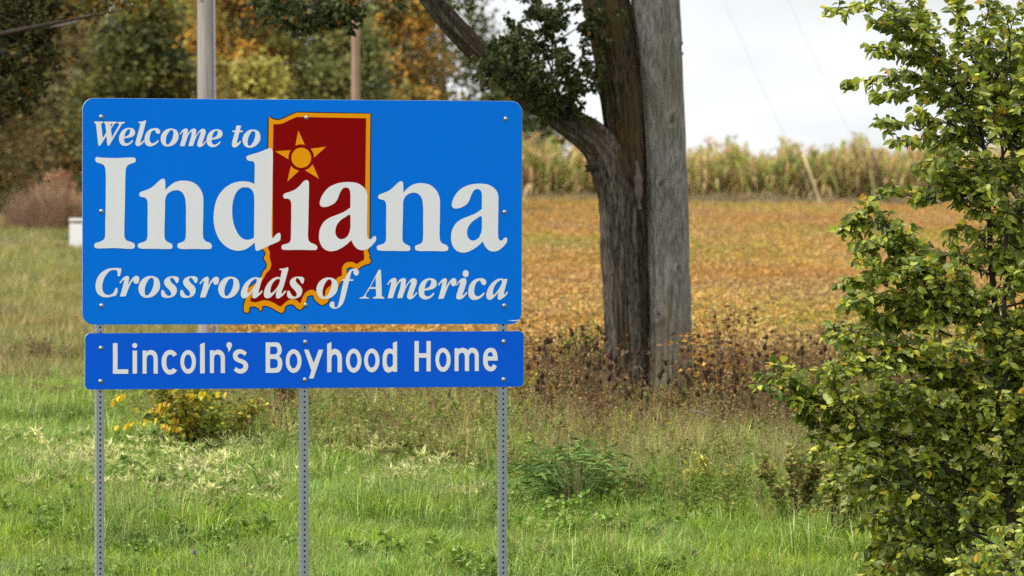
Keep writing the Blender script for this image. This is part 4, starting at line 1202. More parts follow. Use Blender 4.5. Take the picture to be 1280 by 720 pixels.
P, D, N_, L, C = spray(pts2, 2800, 8, 0.075, bt_pal, YT - 0.5, t_org, 0.04)
vb.leaves(P, D, N_, L, L * 0.8, C, 0.15)
for x, y in pts2:
    a = np.array(at(x + 40, -75 + R.uniform(-40, 0), YT - 0.2)) - t_org; b = np.array(at(x, y, YT - 0.5)) - t_org
    tw.tube([a, (a + b) / 2 + [0, 0, 0.08], b], [0.02, 0.012, 0.004], 4, np.array(lin(66, 56, 44)))
pts3 = [(562, -4), (578, 4), (590, 2), (600, -6), (700, -15), (640, -25), (560, -20)]
P, D, N_, L, C = spray(pts3, 170, 6, 0.06, bt_pal, YT - 0.4, t_org)
vb.leaves(P, D, N_, L, L * 0.8, C, 0.15)
# the crown above the frame
n = 9000; m = 120
cc = np.stack([R.normal(-0.6, 2.6, m), R.normal(0, 2.2, m), R.uniform(6.2, 12.5, m)], 1)
i = R.integers(0, m, n)
vb.leaves(cc[i] + R.normal(0, 0.45, (n, 3)), rdir(n), rdir(n, -0.2, 1), R.uniform(0.1, 0.17, n), R.uniform(0.08, 0.12, n), pick(bt_pal, n, 0.2), 0.15)
for e in cc[::3]:
    b = np.array([R.normal(0, 0.3) - 0.2, 0.2, R.uniform(5.0, 8.0)])
    tw.tube([b, (b + e) / 2 + [0, 0, 0.3], e], [0.07, 0.04, 0.015], 5, np.array(lin(66, 56, 44)))
vb.build("crown", M["far_leaf"], big)
tw.build("twigs", M["twig"], big)
dead = VB()

# dark overhanging tree at the left edge
def left_tree():
    Y = 104.0; X = (-150 - 640) * K * Y; org = np.array([X, Y, float(ground_z(X, Y))])
    root = empty("oak_tree", org); tag(root, "dark leaved tree whose branches hang in at the upper left corner", "tree")
    tb = VB(); t = np.linspace(0, 1, 9)
    tb.tube(np.stack([0.25 * np.sin(t * 2), 0 * t, t * 9 - 0.2], 1), 0.32 - 0.2 * t, 14, (0.1, 0.1, 0.1)); tb.build("trunk", M["bark_far"], root)
    br, lf = VB(), VB()
    lim = [(-130, -40), (-60, 20), (0, 60), (40, 90)]
    pts = [(x, y) for x, y in zip(R.uniform(-10, 62, 60), R.uniform(-10, 125, 60)) if x < 70 - 0.25 * max(0, y - 40)]
    pts += [(10, 135), (25, 128), (-10, 150), (5, 110), (62, 10), (70, 20), (60, 45), (66, 62), (60, 78), (72, 2), (45, 112), (-20, 120), (15, 98), (30, 105)]
    for x, y in pts:
        a = np.array(at(-140 + R.uniform(-20, 40), y - R.uniform(20, 90), Y)) - org; b = np.array(at(x, y, Y + R.normal(0, 0.3))) - org
        br.tube([a, (a + b) / 2 + [0, 0, 0.15], b], [0.03, 0.02, 0.005], 4, np.array(lin(60, 52, 44)))
    P, D, N_, L, C = spray(pts, 5200, 9, 0.085, pal((62, 66, 30), (74, 76, 34), (50, 54, 26), (90, 88, 40), (44, 46, 26), gain=1.3), Y, org, 0.03)
    lf.leaves(P, D, N_, L, L * 0.75, C, 0.15)
    pts = [(105, -3), (112, 6), (98, 2), (130, -6), (160, -8), (210, -12), (190, -8), (150, 2), (165, 4), (120, 3), (90, -5)]
    P, D, N_, L, C = spray(pts, 520, 8, 0.085, pal((110, 102, 40), (150, 120, 44), (92, 92, 40), gain=0.75), Y, org, 0.15)
    lf.leaves(P, D, N_, L, L * 0.75, C, 0.15)
    n = 5200; m = 60; cc = np.stack([R.normal(-1.4, 1.5, m), R.normal(0, 1.7, m), R.uniform(4.0, 10, m)], 1); i = R.integers(0, m, n)
    lf.leaves(cc[i] + R.normal(0, 0.45, (n, 3)), rdir(n), rdir(n, -0.2, 1), R.uniform(0.09, 0.15, n), R.uniform(0.07, 0.11, n), pick(pal((62, 66, 30), (74, 76, 34), gain=0.7), n, 0.2), 0.15)
    for e in cc: br.tube([[0.1, 0, min(8, e[2] - 1)], e * [0.5, 0.5, 1] + [0, 0, -0.3], e], [0.06, 0.04, 0.01], 5, np.array(lin(60, 52, 44)))
    lf.build("crown", M["far_leaf"], root); br.build("branches", M["twig"], root)
    gb = VB(); a = [np.array(at(x, y, Y - 0.2)) - org for x, y in ((60, 34), (75, 32), (95, 27), (112, 19), (128, 6), (140, -10), (120, -60), (-60, -140))]
    gb.tube(a, [0.012, 0.02, 0.024, 0.026, 0.028, 0.03, 0.04, 0.06], 7, np.array(lin(150, 140, 132)) * 0.85); gb.build("bare_branch", M["twig"], root)["label"] = "pale grey bare branch curving down"


left_tree()

# ------------------------------------------------------------------ leafy bush on the right, in focus
LEAF_PAL = pal((122, 131, 43), (104, 116, 37), (88, 102, 34), (147, 152, 52), (72, 86, 30), (160, 166, 96), (178, 174, 60), (122, 127, 68), gain=1.5)
YEL = pal((196, 182, 52), (182, 178, 58), (206, 162, 50), gain=1.0)


def leaf_mesh(col):
    vb = VB()
    vb.ovate(np.array([[0, 0, 0.]]), np.array([[0, 1., 0]]), np.array([[0, 0, 1.]]), 1.0, R.uniform(0.46, 0.64), np.array([col]), R.uniform(0.0, 0.45), R.uniform(0.05, 0.35))
    return vb.mesh("leaf", M["leaf"])


LEAF_MESHES = [leaf_mesh(c) for c in np.vstack([LEAF_PAL, YEL])]
LEAF_COLS = np.vstack([LEAF_PAL, YEL])


def leafy(name, label, cat, base, branches, YB, n_ind, leaf_px=(9, 14), twig_len=(14, 44), step=11, lstep=5.0, pw=None, dz=0.5, stems=(), stem_r=0.03):
    root = empty(name, base); tag(root, label, cat)
    org = np.array(base); wood = VB(); bark = np.array(lin(58, 50, 44))
    for path, r0, r1 in stems:
        P = np.array([list(at(x, y, YB + d)) for x, y, d in path]) - org
        t = np.linspace(0, 1, len(P) * 4); s = np.linspace(0, 1, len(P))
        Q = np.stack([np.interp(t, s, P[:, k]) for k in range(3)], 1) + R.normal(0, 0.003, (len(t), 3))
        wood.tube(Q, np.linspace(r0, r1, len(t)), 9, bark)
    LP, LD = [], []
    px = K * YB
    for br in branches:
        path, dens = br[0], br[1]
        d0 = R.normal(0, dz * 0.25); d1 = R.normal(0, dz)
        pp = np.array(path, float); s = np.concatenate([[0], np.cumsum(np.hypot(*np.diff(pp, axis=0).T))])
        m = max(4, int(s[-1] / 9)); t = np.linspace(0, s[-1], m)
        x, y = np.interp(t, s, pp[:, 0]), np.interp(t, s, pp[:, 1])
        dd = d0 + (d1 - d0) * t / s[-1]
        P = np.array([list(at(a, b, YB + c)) for a, b, c in zip(x, y, dd)]) - org + R.normal(0, 0.004, (m, 3))
        wood.tube(P, np.linspace(0.011 if s[-1] > 90 else 0.007, 0.0022, m), 5, bark)
        # twigs
        tdir = np.gradient(P, axis=0); tdir /= np.linalg.norm(tdir, axis=1)[:, None]
        for u in np.arange(0.12 * s[-1], s[-1] * 1.0, step / dens):
            q = np.array([np.interp(u, t, P[:, k]) for k in range(3)]); td = tdir[min(m - 1, int(u / s[-1] * m))]
            d = td * R.uniform(0.3, 0.9) + rdir(1, -0.5, 0.75)[0] * R.uniform(0.5, 0.9); d /= np.linalg.norm(d)
            Lt = R.uniform(*twig_len) * px * (1 - 0.45 * u / s[-1])
            e = q + d * Lt; mid = (q + e) / 2 + [0, 0, 0.06 * Lt]
            wood.tube([q, mid, e], [0.0035, 0.0028, 0.0015], 4, bark * 1.3)
            nl = max(3, int(Lt / (lstep * px)))
            for k in range(nl):
                f = 0.15 + 0.85 * (k + R.uniform(0, 0.6)) / nl
                p = (1 - f) ** 2 * q + 2 * f * (1 - f) * mid + f * f * e
                side = np.cross(d, [0, 0, 1.]); side /= np.linalg.norm(side) + 1e-6
                ld = d * 0.55 + side * (1 if k % 2 else -1) * R.uniform(0.5, 1.0) + np.array([0, 0, R.uniform(-0.95, 0.05)]) + R.normal(0, 0.2, 3)
                LP.append(p); LD.append(ld)
        e = P[-1]
        for k in range(4): LP.append(e + R.normal(0, 0.01, 3)); LD.append(tdir[-1] + R.normal(0, 0.5, 3))
    LP = np.array(LP); LD = np.array(LD); n = len(LP)
    LD /= np.linalg.norm(LD, axis=1)[:, None]
    LN = np.array([[-0.25, -0.6, 0.7]]) + R.normal(0, 0.62, (n, 3))
    LL = R.uniform(*leaf_px, n) * px
    ci = R.choice(len(LEAF_COLS), n, p=pw)
    W_ = LP + org
    sx = 640 + W_[:, 0] / (K * W_[:, 1]); sy = 360 - (W_[:, 2] - CAM_Z) / (K * W_[:, 1])
    vis = (sx > 5) & (sx < 1275) & (sy > 5) & (sy < 715)
    order = np.argsort(np.where(vis, W_[:, 1] - LL * 12, 1e9))
    ind = order[:n_ind]; rest = order[n_ind:]
    for i in ind:
        S = np.cross(LN[i], LD[i]); S /= np.linalg.norm(S); Nn = np.cross(LD[i], S) * -1
        mx = Matrix(((S[0], LD[i][0], 0, LP[i][0]), (S[1], LD[i][1], 0, LP[i][1]), (S[2], LD[i][2], 0, LP[i][2]), (0, 0, 0, 1)))
        z = Vector(S).cross(Vector(LD[i])); mx[0][2], mx[1][2], mx[2][2] = z
        o = link("leaf", LEAF_MESHES[ci[i]], root); o.matrix_local = mx @ Matrix.Scale(LL[i], 4)
    vb = VB()
    C = np.clip(LEAF_COLS[ci[rest]] * (1 + R.normal(0, 0.26, (len(rest), 1))), 0.004, 0.8)
    vb.ovate(LP[rest], LD[rest], LN[rest], LL[rest], LL[rest] * R.uniform(0.42, 0.68, len(rest)), C, R.uniform(-0.05, 0.5, (len(rest), 1)), R.uniform(0.02, 0.4, (len(rest), 1)))
    tag(vb.build("foliage", M["leaf"], root), kind='stuff')
    wood.build("branches", M["twig"], root)
    return root


b_base = at(1262, 760, 60.4); b_base.z = float(ground_z(b_base.x, b_base.y))
BR = [
    # top
    ([(1215, 150), (1190, 100), (1165, 55), (1150, 10), (1140, -30)], 0.9), ([(1175, 70), (1150, 45), (1110, 15), (1075, 5), (1035, 12)], 0.55),
    ([(1160, 55), (1130, 20), (1105, 0), (1080, -10)], 0.7), ([(1190, 100), (1160, 55), (1120, 40), (1095, 28)], 0.7),
    ([(1205, 125), (1170, 85), (1130, 65), (1090, 62)], 0.9), ([(1210, 140), (1170, 105), (1140, 95), (1105, 95), (1062, 105)], 0.7),
    ([(1225, 175), (1190, 130), (1150, 115), (1105, 122)], 0.9), ([(1235, 190), (1190, 155), (1150, 150), (1105, 158)], 0.9),
    ([(1240, 200), (1200, 175), (1160, 172), (1118, 178)], 0.8), ([(1215, 120), (1225, 60), (1235, 10), (1240, -30)], 0.7),
    ([(1245, 160), (1255, 100), (1262, 45), (1272, 10)], 0.6), ([(1230, 110), (1210, 60), (1195, 15), (1190, -20)], 0.9),
    ([(1255, 180), (1275, 120), (1290, 60)], 0.8), ([(1250, 200), (1280, 150), (1300, 100)], 0.8), ([(1222, 150), (1250, 90), (1260, 60)], 0.5),
    # shoulder
    ([(1245, 230), (1205, 195), (1175, 195), (1150, 210)], 0.6), ([(1245, 260), (1210, 225), (1185, 215), (1165, 222)], 0.7),
    ([(1245, 255), (1200, 242), (1155, 248), (1115, 240), (1078, 262), (1062, 290)], 0.75), ([(1245, 285), (1215, 262), (1195, 240), (1180, 215)], 0.9),
    ([(1248, 250), (1270, 215), (1290, 190)], 1.0), ([(1250, 300), (1275, 260), (1295, 240)], 1.0), ([(1235, 280), (1222, 250), (1230, 215)], 0.9),
    ([(1245, 320), (1215, 295), (1195, 285), (1185, 300)], 0.7),
    # middle
    ([(1150, 345), (1130, 300), (1105, 280), (1075, 278), (1058, 285)], 1.0), ([(1165, 352), (1140, 320), (1110, 305), (1078, 315)], 1.1),
    ([(1170, 355), (1140, 335), (1105, 335), (1065, 352)], 1.1), ([(1240, 400), (1200, 370), (1160, 350), (1120, 348), (1090, 330)], 0.9),
    ([(1235, 395), (1190, 375), (1150, 372), (1110, 375), (1062, 378)], 1.1), ([(1230, 400), (1180, 390), (1140, 395), (1105, 400)], 1.1),
    ([(1240, 345), (1215, 330), (1190, 318), (1168, 320)], 0.6), ([(1250, 350), (1265, 310), (1285, 285)], 1.0), ([(1250, 380), (1270, 345), (1290, 330)], 1.0),
    ([(1248, 395), (1228, 372), (1205, 352), (1195, 335)], 0.7), ([(1190, 420), (1150, 400), (1110, 415), (1085, 390)], 1.0),
    # lower left spray
    ([(1220, 470), (1160, 450), (1110, 430), (1075, 415), (1048, 420)], 1.0), ([(1200, 460), (1140, 460), (1090, 450), (1062, 440)], 1.1),
    ([(1120, 560), (1070, 535), (1030, 505), (990, 480), (952, 468)], 0.8), ([(1060, 525), (1020, 505), (990, 500), (985, 470)], 0.7),
    ([(1080, 540), (1050, 500), (1040, 470), (1060, 455)], 0.9), ([(1130, 560), (1070, 560), (1040, 545), (1005, 520)], 0.8),
    ([(1200, 520), (1150, 500), (1110, 480), (1085, 460)], 1.1), ([(1210, 540), (1160, 525), (1110, 510), (1075, 500)], 1.2),
    ([(1210, 560), (1150, 550), (1100, 545), (1060, 540)], 1.2), ([(1200, 590), (1140, 575), (1080, 570), (1022, 568)], 1.0),
    ([(1220, 610), (1160, 595), (1100, 590), (1045, 600)], 1.1), ([(1215, 630), (1170, 620), (1120, 610), (1075, 625)], 1.1),
    ([(1230, 660), (1180, 650), (1130, 640), (1088, 650)], 1.1), ([(1230, 690), (1170, 680), (1120, 665), (1085, 690)], 1.1),
    ([(1220, 720), (1160, 700), (1110, 690), (1090, 715)], 1.0), ([(1250, 730), (1190, 720), (1140, 715), (1105, 735)], 1.0),
    # right mass
    ([(1250, 430), (1215, 420), (1190, 440), (1170, 430)], 1.1), ([(1255, 440), (1280, 410), (1300, 395)], 1.2), ([(1255, 470), (1215, 460), (1180, 480), (1150, 475)], 1.2),
    ([(1255, 480), (1285, 450), (1300, 440)], 1.2), ([(1258, 520), (1225, 490), (1200, 500)], 1.2), ([(1260, 530), (1240, 500), (1215, 520), (1190, 530)], 1.2),
    ([(1260, 560), (1230, 545), (1190, 560), (1160, 540)], 1.2), ([(1260, 560), (1285, 520), (1300, 500)], 1.2), ([(1262, 590), (1235, 575), (1205, 590), (1180, 610)], 1.1),
    ([(1262, 600), (1285, 580), (1300, 560)], 1.2), ([(1262, 620), (1240, 600), (1210, 620), (1190, 640)], 1.0), ([(1262, 640), (1245, 620), (1220, 650), (1200, 670)], 0.9),
    ([(1262, 660), (1285, 630), (1300, 620)], 1.0), ([(1255, 500), (1270, 470), (1262, 440)], 1.1), ([(1258, 545), (1275, 500), (1285, 470)], 1.1),
    ([(1252, 185), (1272, 150), (1285, 95), (1290, 40)], 1.2), ([(1258, 240), (1278, 185), (1284, 130)], 1.2), ([(1250, 130), (1262, 80), (1280, 50)], 1.0), ([(1236, 200), (1215, 150), (1222, 95)], 1.0),
    ([(1240, 440), (1230, 410), (1215, 390)], 0.8), ([(1250, 320), (1262, 280), (1255, 245)], 1.0), ([(1262, 340), (1285, 320), (1300, 310)], 1.0),
]
BR = [(p, d * (1.15 if np.mean([q[1] for q in p]) < 300 else 1.0)) for p, d in BR]
BR += [([(x + R.normal(0, 9), y + R.normal(0, 10)) for x, y in p], d * 0.62) for p, d in BR if np.mean([q[1] for q in p]) > 300]
BR += [([(2 * 1262 - x + R.normal(0, 6), y + R.normal(0, 12)) for x, y in p], d * 0.4) for p, d in BR[:66] if p[0][0] > 1180]
STEMS = [([(1262, 760, 0), (1262, 640, 0), (1258, 560, 0), (1252, 470, 0.05), (1246, 400, 0.05), (1238, 330, 0.1), (1236, 260, 0.1), (1232, 200, 0.1), (1222, 140, 0.1)], 0.045, 0.012),
         ([(1262, 560, 0), (1258, 470, -0.1), (1254, 400, -0.1), (1258, 330, -0.1), (1258, 250, -0.15), (1252, 180, -0.15), (1248, 130, -0.15)], 0.024, 0.010),
         ([(1236, 250, 0.1), (1230, 210, 0.0), (1210, 165, 0), (1198, 120, 0), (1180, 80, 0)], 0.014, 0.007),
         ([(1246, 405, 0), (1225, 375, 0), (1200, 362, 0), (1165, 352, 0)], 0.013, 0.007),
         ([(1262, 700, 0), (1240, 680, -0.1), (1205, 660, -0.2), (1180, 640, -0.3), (1120, 580, -0.4)], 0.018, 0.008),
         ([(1262, 690, 0), (1275, 620, 0.2), (1285, 560, 0.3), (1288, 420, 0.3)], 0.022, 0.01)]
PW = np.array([.18, .17, .15, .13, .12, .08, .06, .06, .025, .015, .01]); PW /= PW.sum()
leafy("leafy_bush", "tall green leafy bush filling the right edge of the view", "bush", b_base, BR, 60.4, 300, (7, 16), (14, 46), 3.4, 3.0, PW, 0.36, STEMS)

s_base = at(1275, 790, 58.6); s_base.z = float(ground_z(s_base.x, s_base.y))
PW2 = np.array([.18, .14, .08, .16, .06, .12, .05, .14, .01, .02, .02]); PW2 /= PW2.sum()
leafy("sapling", "small sapling with yellowing leaves at the lower right corner", "sapling", s_base,
      [([(1275, 740), (1260, 700), (1240, 680), (1215, 690), (1195, 700)], 1.0), ([(1278, 720), (1270, 680), (1262, 655), (1250, 660)], 1.1), ([(1280, 720), (1285, 680), (1280, 640)], 1.1),
       ([(1270, 740), (1240, 715), (1215, 715), (1195, 720)], 1.0), ([(1285, 700), (1300, 660), (1310, 640)], 0.8), ([(1270, 700), (1250, 690), (1235, 705)], 1.0)],
      58.6, 60, (9, 15), (12, 30), 5, 4.0, PW2, 0.15, [([(1275, 790, 0), (1278, 720, 0), (1280, 660, 0)], 0.010, 0.004)])

# ------------------------------------------------------------------ teasels
def teasel_heads():
    out = []
    for cols in (pal((58, 40, 29), (74, 52, 37), (46, 31, 24), gain=0.85), pal((74, 52, 38), (92, 66, 48), (58, 40, 30), gain=0.9), pal((128, 100, 70), (146, 116, 84), gain=0.8)):
        vb = VB()
        th = np.arange(9) * 2 * math.pi / 9
        V = []; zz = np.linspace(0, 1, 8)
        for k, z in enumerate(zz):
            r = 0.0190 * math.sin(math.pi * min(0.98, max(0.06, z)) ** 0.85) ** 0.7
            V += [[r * math.cos(t + 0.35 * k), r * math.sin(t + 0.35 * k), z * 0.075] for t in th]
        F = []
        for i in range(7):
            for j in range(9):
                a, b = i * 9 + j, i * 9 + (j + 1) % 9
                F += [(a, b, b + 9), (a, b + 9, a + 9)]
        vb.add(V, F, pick(cols, len(F), 0.25), False)
        n = 70; d = rdir(n, -0.5, 0.9)
        P = d * [0.016, 0.016, 0.034] + [0, 0, 0.038]
        vb.leaves(P, d + [0, 0, 0.5], rdir(n), 0.011, 0.004, pick(cols, n) * 1.3)
        n = 8; a = np.arange(n) * 6.28 / n
        vb.leaves(np.tile([[0, 0, 0.002]], (n, 1)), np.stack([np.cos(a), np.sin(a), np.full(n, 0.7)], 1), rdir(n, 0.5, 1), R.uniform(0.04, 0.08, n), 0.004, pick(cols, n) * 1.2)
        out.append(vb.mesh("seed_head", M["dry"]))
    return out


HEADS = teasel_heads()


def teasel_proto(nh, H):
    vb = VB(); c = np.array(lin(112, 88, 64)) * 0.8; hs = []
    top = np.array([R.normal(0, 0.05), R.normal(0, 0.05), H])
    vb.tube([[0, 0, -0.05], top * [0.4, 0.4, 0.5], top], [0.007, 0.006, 0.004], 5, c); hs.append((top, np.array([0, 0, 1.0])))
    for k in range(nh - 1):
        z = H * R.uniform(0.30, 0.86); a = R.uniform(0, 6.28); L = R.uniform(0.15, 0.38)
        b = top * z / H; e = b + [math.cos(a) * L * 0.5, math.sin(a) * L * 0.5, L]
        vb.tube([b, b + [math.cos(a) * L * 0.35, math.sin(a) * L * 0.35, L * 0.4], e], [0.004, 0.0035, 0.003], 4, c); hs.append((e, np.array([math.cos(a) * 0.25, math.sin(a) * 0.25, 1])))
    n = 10
    vb.leaves(np.stack([R.normal(0, 0.01, n), R.normal(0, 0.01, n), R.uniform(0.1, 0.6, n) * H], 1), rdir(n, -0.5, 0.3), rdir(n), R.uniform(0.08, 0.2, n), 0.02, pick(pal((110, 84, 58), (90, 68, 48), gain=0.8), n))
    return vb.mesh("stem", M["dry"]), hs


TP = [teasel_proto(n, 1.0) for n in (3, 4, 5, 6, 4, 5, 7)]


def teasel(px, top_y, Y, kind, head, label, group, hs=1.0):
    X = (px - 640) * K * Y; z = float(ground_z(X, Y)); H = max(0.35, CAM_Z - (top_y - 360) * K * Y - z)
    root = empty("teasel", (X, Y, z), R.uniform(0, 6.28)); tag(root, label, "teasel", group)
    root.rotation_euler = (R.normal(0, 0.05), R.normal(0, 0.05), R.uniform(0, 6.28))
    me, hd = TP[kind]
    s = link("stem", me, root); s.scale = (1, 1, H)
    for p, d in hd:
        o = link("seed_head", HEADS[head], root, (p[0], p[1], p[2] * H))
        o.rotation_euler = Vector(d).to_track_quat('Z', 'Y').to_euler(); k = R.uniform(0.62, 1.05) * hs; o.scale = (k, k, k)
    return root


for n, x0, x1, y0, y1, Y0, Y1, hd, lb, gp in (
        (24, 652, 758, 428, 505, 78, 86, (0, 1), "dark dried teasel in the thicket between the sign and the big tree", "teasels between the sign and the big tree"),
        (15, 762, 868, 455, 508, 78, 85, (0, 1), "dark dried teasel standing at the foot of the big double trunk", "teasels at the foot of the big tree"),
        (30, 872, 1012, 440, 520, 76, 85, (0, 1), "dark dried teasel in the thicket right of the big tree", "teasels right of the big tree"),
        (8, 725, 860, 515, 560, 75, 78, (2,), "pale brown dried teasel in front of the darker thicket", "pale teasels in front of the thicket")):
    spots = [(R.uniform(x0, x1), R.triangular(y0 - 26, y0 + 0.12 * (y1 - y0), y1 - 10)) for _ in range(n)]
    xs_ = [q[0] for q in spots]; ys2 = [q[1] for q in spots]
    for q in spots:
        own = "leftmost " if q[0] == min(xs_) else "rightmost " if q[0] == max(xs_) else "tallest " if q[1] == min(ys2) else ""
        teasel(q[0], q[1], R.uniform(Y0, Y1), R.integers(0, len(TP)), hd[R.integers(len(hd))], own + lb, gp)
teasel(1031, 424, 79, 1, 0, "tall dark teasel standing clear against the field left of the bush", None, 1.25)
teasel(785, 436, 86, 0, 0, "tall teasel silhouetted against the left trunk of the big tree", None, 1.1)
for x, y in ((330, 505), (347, 502), (365, 500)):
    r = teasel(x, y, 74.5, 0, 2, {330: "leftmost", 347: "middle", 365: "rightmost"}[x] + " of three pale stalks beside the sign's middle post", "pale stalks left of the middle post")

# dark seed stalk behind the sign's lower edge
for q, (x, y0_) in enumerate(((352, 440), (362, 446))):
    Y = 80.0; X = (x - 640) * K * Y; z = float(ground_z(X, Y)); H = CAM_Z - (y0_ - 360) * K * Y - z
    root = empty("dock_plant", (X, Y, z)); tag(root, ("left" if q == 0 else "right") + " dark brown dock seed stalk just left of the middle post", "dock", "dock stalks left of the middle post")
    vb = VB(); c = pal((66, 42, 30), (84, 54, 38), (50, 34, 26), gain=0.9)
    vb.tube([[0, 0, 0], [0.01, 0, H * 0.5], [0.02, 0.01, H]], [0.008, 0.006, 0.003], 5, c[1]); vb.build("stem", M["dry"], root)
    vb = VB(); n = 900; t = R.uniform(0.3, 1, n)
    a = R.integers(0, 9, n) * 0.7; rr = R.uniform(0, 0.16, n) * (1.1 - t)
    vb.leaves(np.stack([rr * np.cos(a), rr * np.sin(a), t * H + rr * 0.6], 1) + R.normal(0, 0.008, (n, 3)), rdir(n), rdir(n), 0.022, 0.018, pick(c, n)); vb.build("seeds", M["dry"], root)

# ------------------------------------------------------------------ single shrubs and weeds
def shrub(name, label, cat, px, py, hpx, wpx, palette, nb, nl, leaf, wid, yellow=None, stemc=(70, 58, 44), up=0.5, group=None, bare=0.0):
    c = on_ground(px, py); k = K * c.y; root = empty(name, c); tag(root, label, cat, group)
    H, W = hpx * k, wpx * k
    st, lf = VB(), VB()
    for _ in range(nb):
        a = R.uniform(0, 6.28); r = W / 2 * math.sqrt(R.uniform(0.05, 1)); h = H * R.uniform(0.55, 1.0) * (1 - 0.35 * (r / (W / 2)) ** 2)
        e = np.array([r * math.cos(a), r * math.sin(a), h]); b = np.array([r * 0.12 * math.cos(a), r * 0.12 * math.sin(a), -0.03])
        mid = b + (e - b) * 0.5 + [0, 0, 0.12 * H]
        t = np.linspace(0, 1, 7)[:, None]; path = (1 - t) ** 2 * b + 2 * t * (1 - t) * mid + t * t * e + R.normal(0, 0.008, (7, 3))
        st.tube(path, np.linspace(0.009, 0.002, 7), 4, np.array(lin(*stemc)) * 0.8)
        n = max(3, int(nl / nb)); s = R.uniform(0.2 + bare, 1.0, n)
        P = np.stack([np.interp(s, t[:, 0], path[:, q]) for q in range(3)], 1) + R.normal(0, 0.10 * W * 0.3, (n, 3))
        C = pick(palette if yellow is None or R.uniform() > 0.3 else yellow, n, 0.2)
        lf.leaves(P, rdir(n, -0.5, up), rdir(n, 0.2, 1), leaf * R.uniform(0.6, 1.2, n), wid * R.uniform(0.8, 1.15, n), C)
    st.build("stems", M["twig"], root); lf.build("foliage", M["weed"], root)
    return root


sg = pal((100, 112, 46), (84, 96, 40), (120, 126, 56), gain=0.75); sy = pal((232, 200, 44), (236, 188, 40), (214, 196, 60), gain=1.15)
shr = shrub("shrub", "yellow and dark green shrub behind the lower panel of the sign", "shrub", 255, 574, 140, 185, np.vstack([sg * 1.3, pal((156, 160, 58), (132, 144, 52), (176, 172, 62))]), 26, 2000, 0.09, 0.055, pal((190, 172, 60), (150, 150, 56), gain=0.8))
c = shr.location; yl, ys_ = VB(), VB()
for x0, y0, x1, y1, m in ((262, 520, 142, 531, 20), (240, 500, 182, 512, 10), (215, 490, 196, 522, 5), (170, 482, 140, 500, 8), (300, 490, 215, 492, 12), (255, 540, 190, 528, 8)):
    a = np.array(at(x0, y0, c.y - 0.3)) - np.array(c); b = np.array(at(x1, y1, c.y - 0.5)) - np.array(c)
    ys_.tube([a, (a + b) / 2 + [0, 0, 0.02], b], [0.005, 0.004, 0.002], 4, np.array(lin(90, 70, 44)))
    t = np.sort(R.uniform(0.2, 1, m)); P = a + (b - a) * t[:, None] + R.normal(0, 0.012, (m, 3))
    for sgn in (1, -1):
        D = np.stack([np.full(m, -0.25), sgn * np.full(m, 0.55), R.uniform(-1.0, -0.4, m)], 1)
        yl.ovate(P, D, rdir(m, 0.1, 1), R.uniform(0.05, 0.10, m), R.uniform(0.035, 0.055, m), pick(sy, m, 0.15), 0.15, 0.15)
yl.build("yellow_leaves", M["leaf"], shr)["label"] = "bright yellow leaflets along hanging sprays"; ys_.build("sprays", M["twig"], shr)

shrub("shrub", "small green shrub left of the big tree's trunk", "shrub", 722, 512, 130, 84, pal((124, 136, 60), (106, 120, 52), (152, 150, 70), gain=1.0), 18, 1000, 0.06, 0.04)
shrub("leafy_weed", "large dark green weed with lance shaped leaves right of the right post", "weed", 718, 640, 104, 180, pal((84, 112, 50), (98, 126, 60), (70, 96, 44), (120, 142, 74), gain=1.35), 26, 800, 0.16, 0.028, None, (84, 100, 50), 0.2)
shrub("leafy_weed", "bushy little green weed just left of the right post", "weed", 576, 592, 56, 38, pal((96, 124, 46), (80, 106, 40), (120, 142, 56), gain=0.95), 18, 700, 0.07, 0.022, None, (84, 90, 44), 0.9)
shrub("leafy_weed", "olive upright weed between the middle and right posts", "weed", 512, 588, 76, 60, pal((132, 138, 66), (112, 122, 54), (156, 156, 90), gain=1.0), 16, 700, 0.08, 0.022, None, (110, 96, 60), 0.8)
shrub("leafy_weed", "grey green weed right of the middle post", "weed", 435, 580, 56, 74, pal((134, 142, 70), (116, 128, 58), (160, 162, 96), gain=1.0), 16, 700, 0.075, 0.022, None, (110, 100, 64), 0.8)
shrub("leafy_weed", "weed with yellow leaf tips in front of the right thicket", "weed", 880, 625, 66, 60, pal((160, 158, 62), (134, 140, 56), (194, 182, 86), gain=1.0), 14, 480, 0.07, 0.028, None, (98, 78, 54), 0.8)
shrub("leafy_weed", "tall leafy weed with bare lower stems left of the bush", "weed", 990, 664, 130, 90, pal((128, 134, 60), (108, 118, 50), (150, 148, 78), (132, 108, 66), gain=1.0), 13, 900, 0.07, 0.04, None, (78, 58, 42), 0.5, None, 0.25)
shrub("leafy_weed", "thin weed with brown stems under the bush's left branches", "weed", 1045, 688, 130, 80, pal((128, 134, 60), (108, 118, 50), (160, 150, 76), gain=1.0), 11, 800, 0.07, 0.04, None, (66, 48, 36), 0.5, None, 0.4)
shrub("leafy_weed", "narrow leaved dark grass like weed left of the middle post", "weed", 345, 592, 64, 80, pal((96, 124, 48), (82, 108, 42), (116, 142, 58), gain=1.0), 26, 420, 0.16, 0.014, None, (84, 96, 44), 0.9)
shrub("dead_sapling", "bare grey sapling with few brown leaves right of the big trunk", "sapling", 905, 548, 200, 165, pal((96, 64, 44), (150, 110, 56), (180, 140, 60), (74, 52, 40), gain=1.0), 24, 560, 0.07, 0.05, None, (120, 104, 88), 0.3, None, 0.25)
shrub("brown_shrub", "rusty leaved low shrub against the base of the big tree", "shrub", 835, 540, 74, 90, pal((120, 84, 50), (150, 118, 60), (96, 66, 44), (132, 126, 60), gain=0.8), 18, 700, 0.05, 0.034)
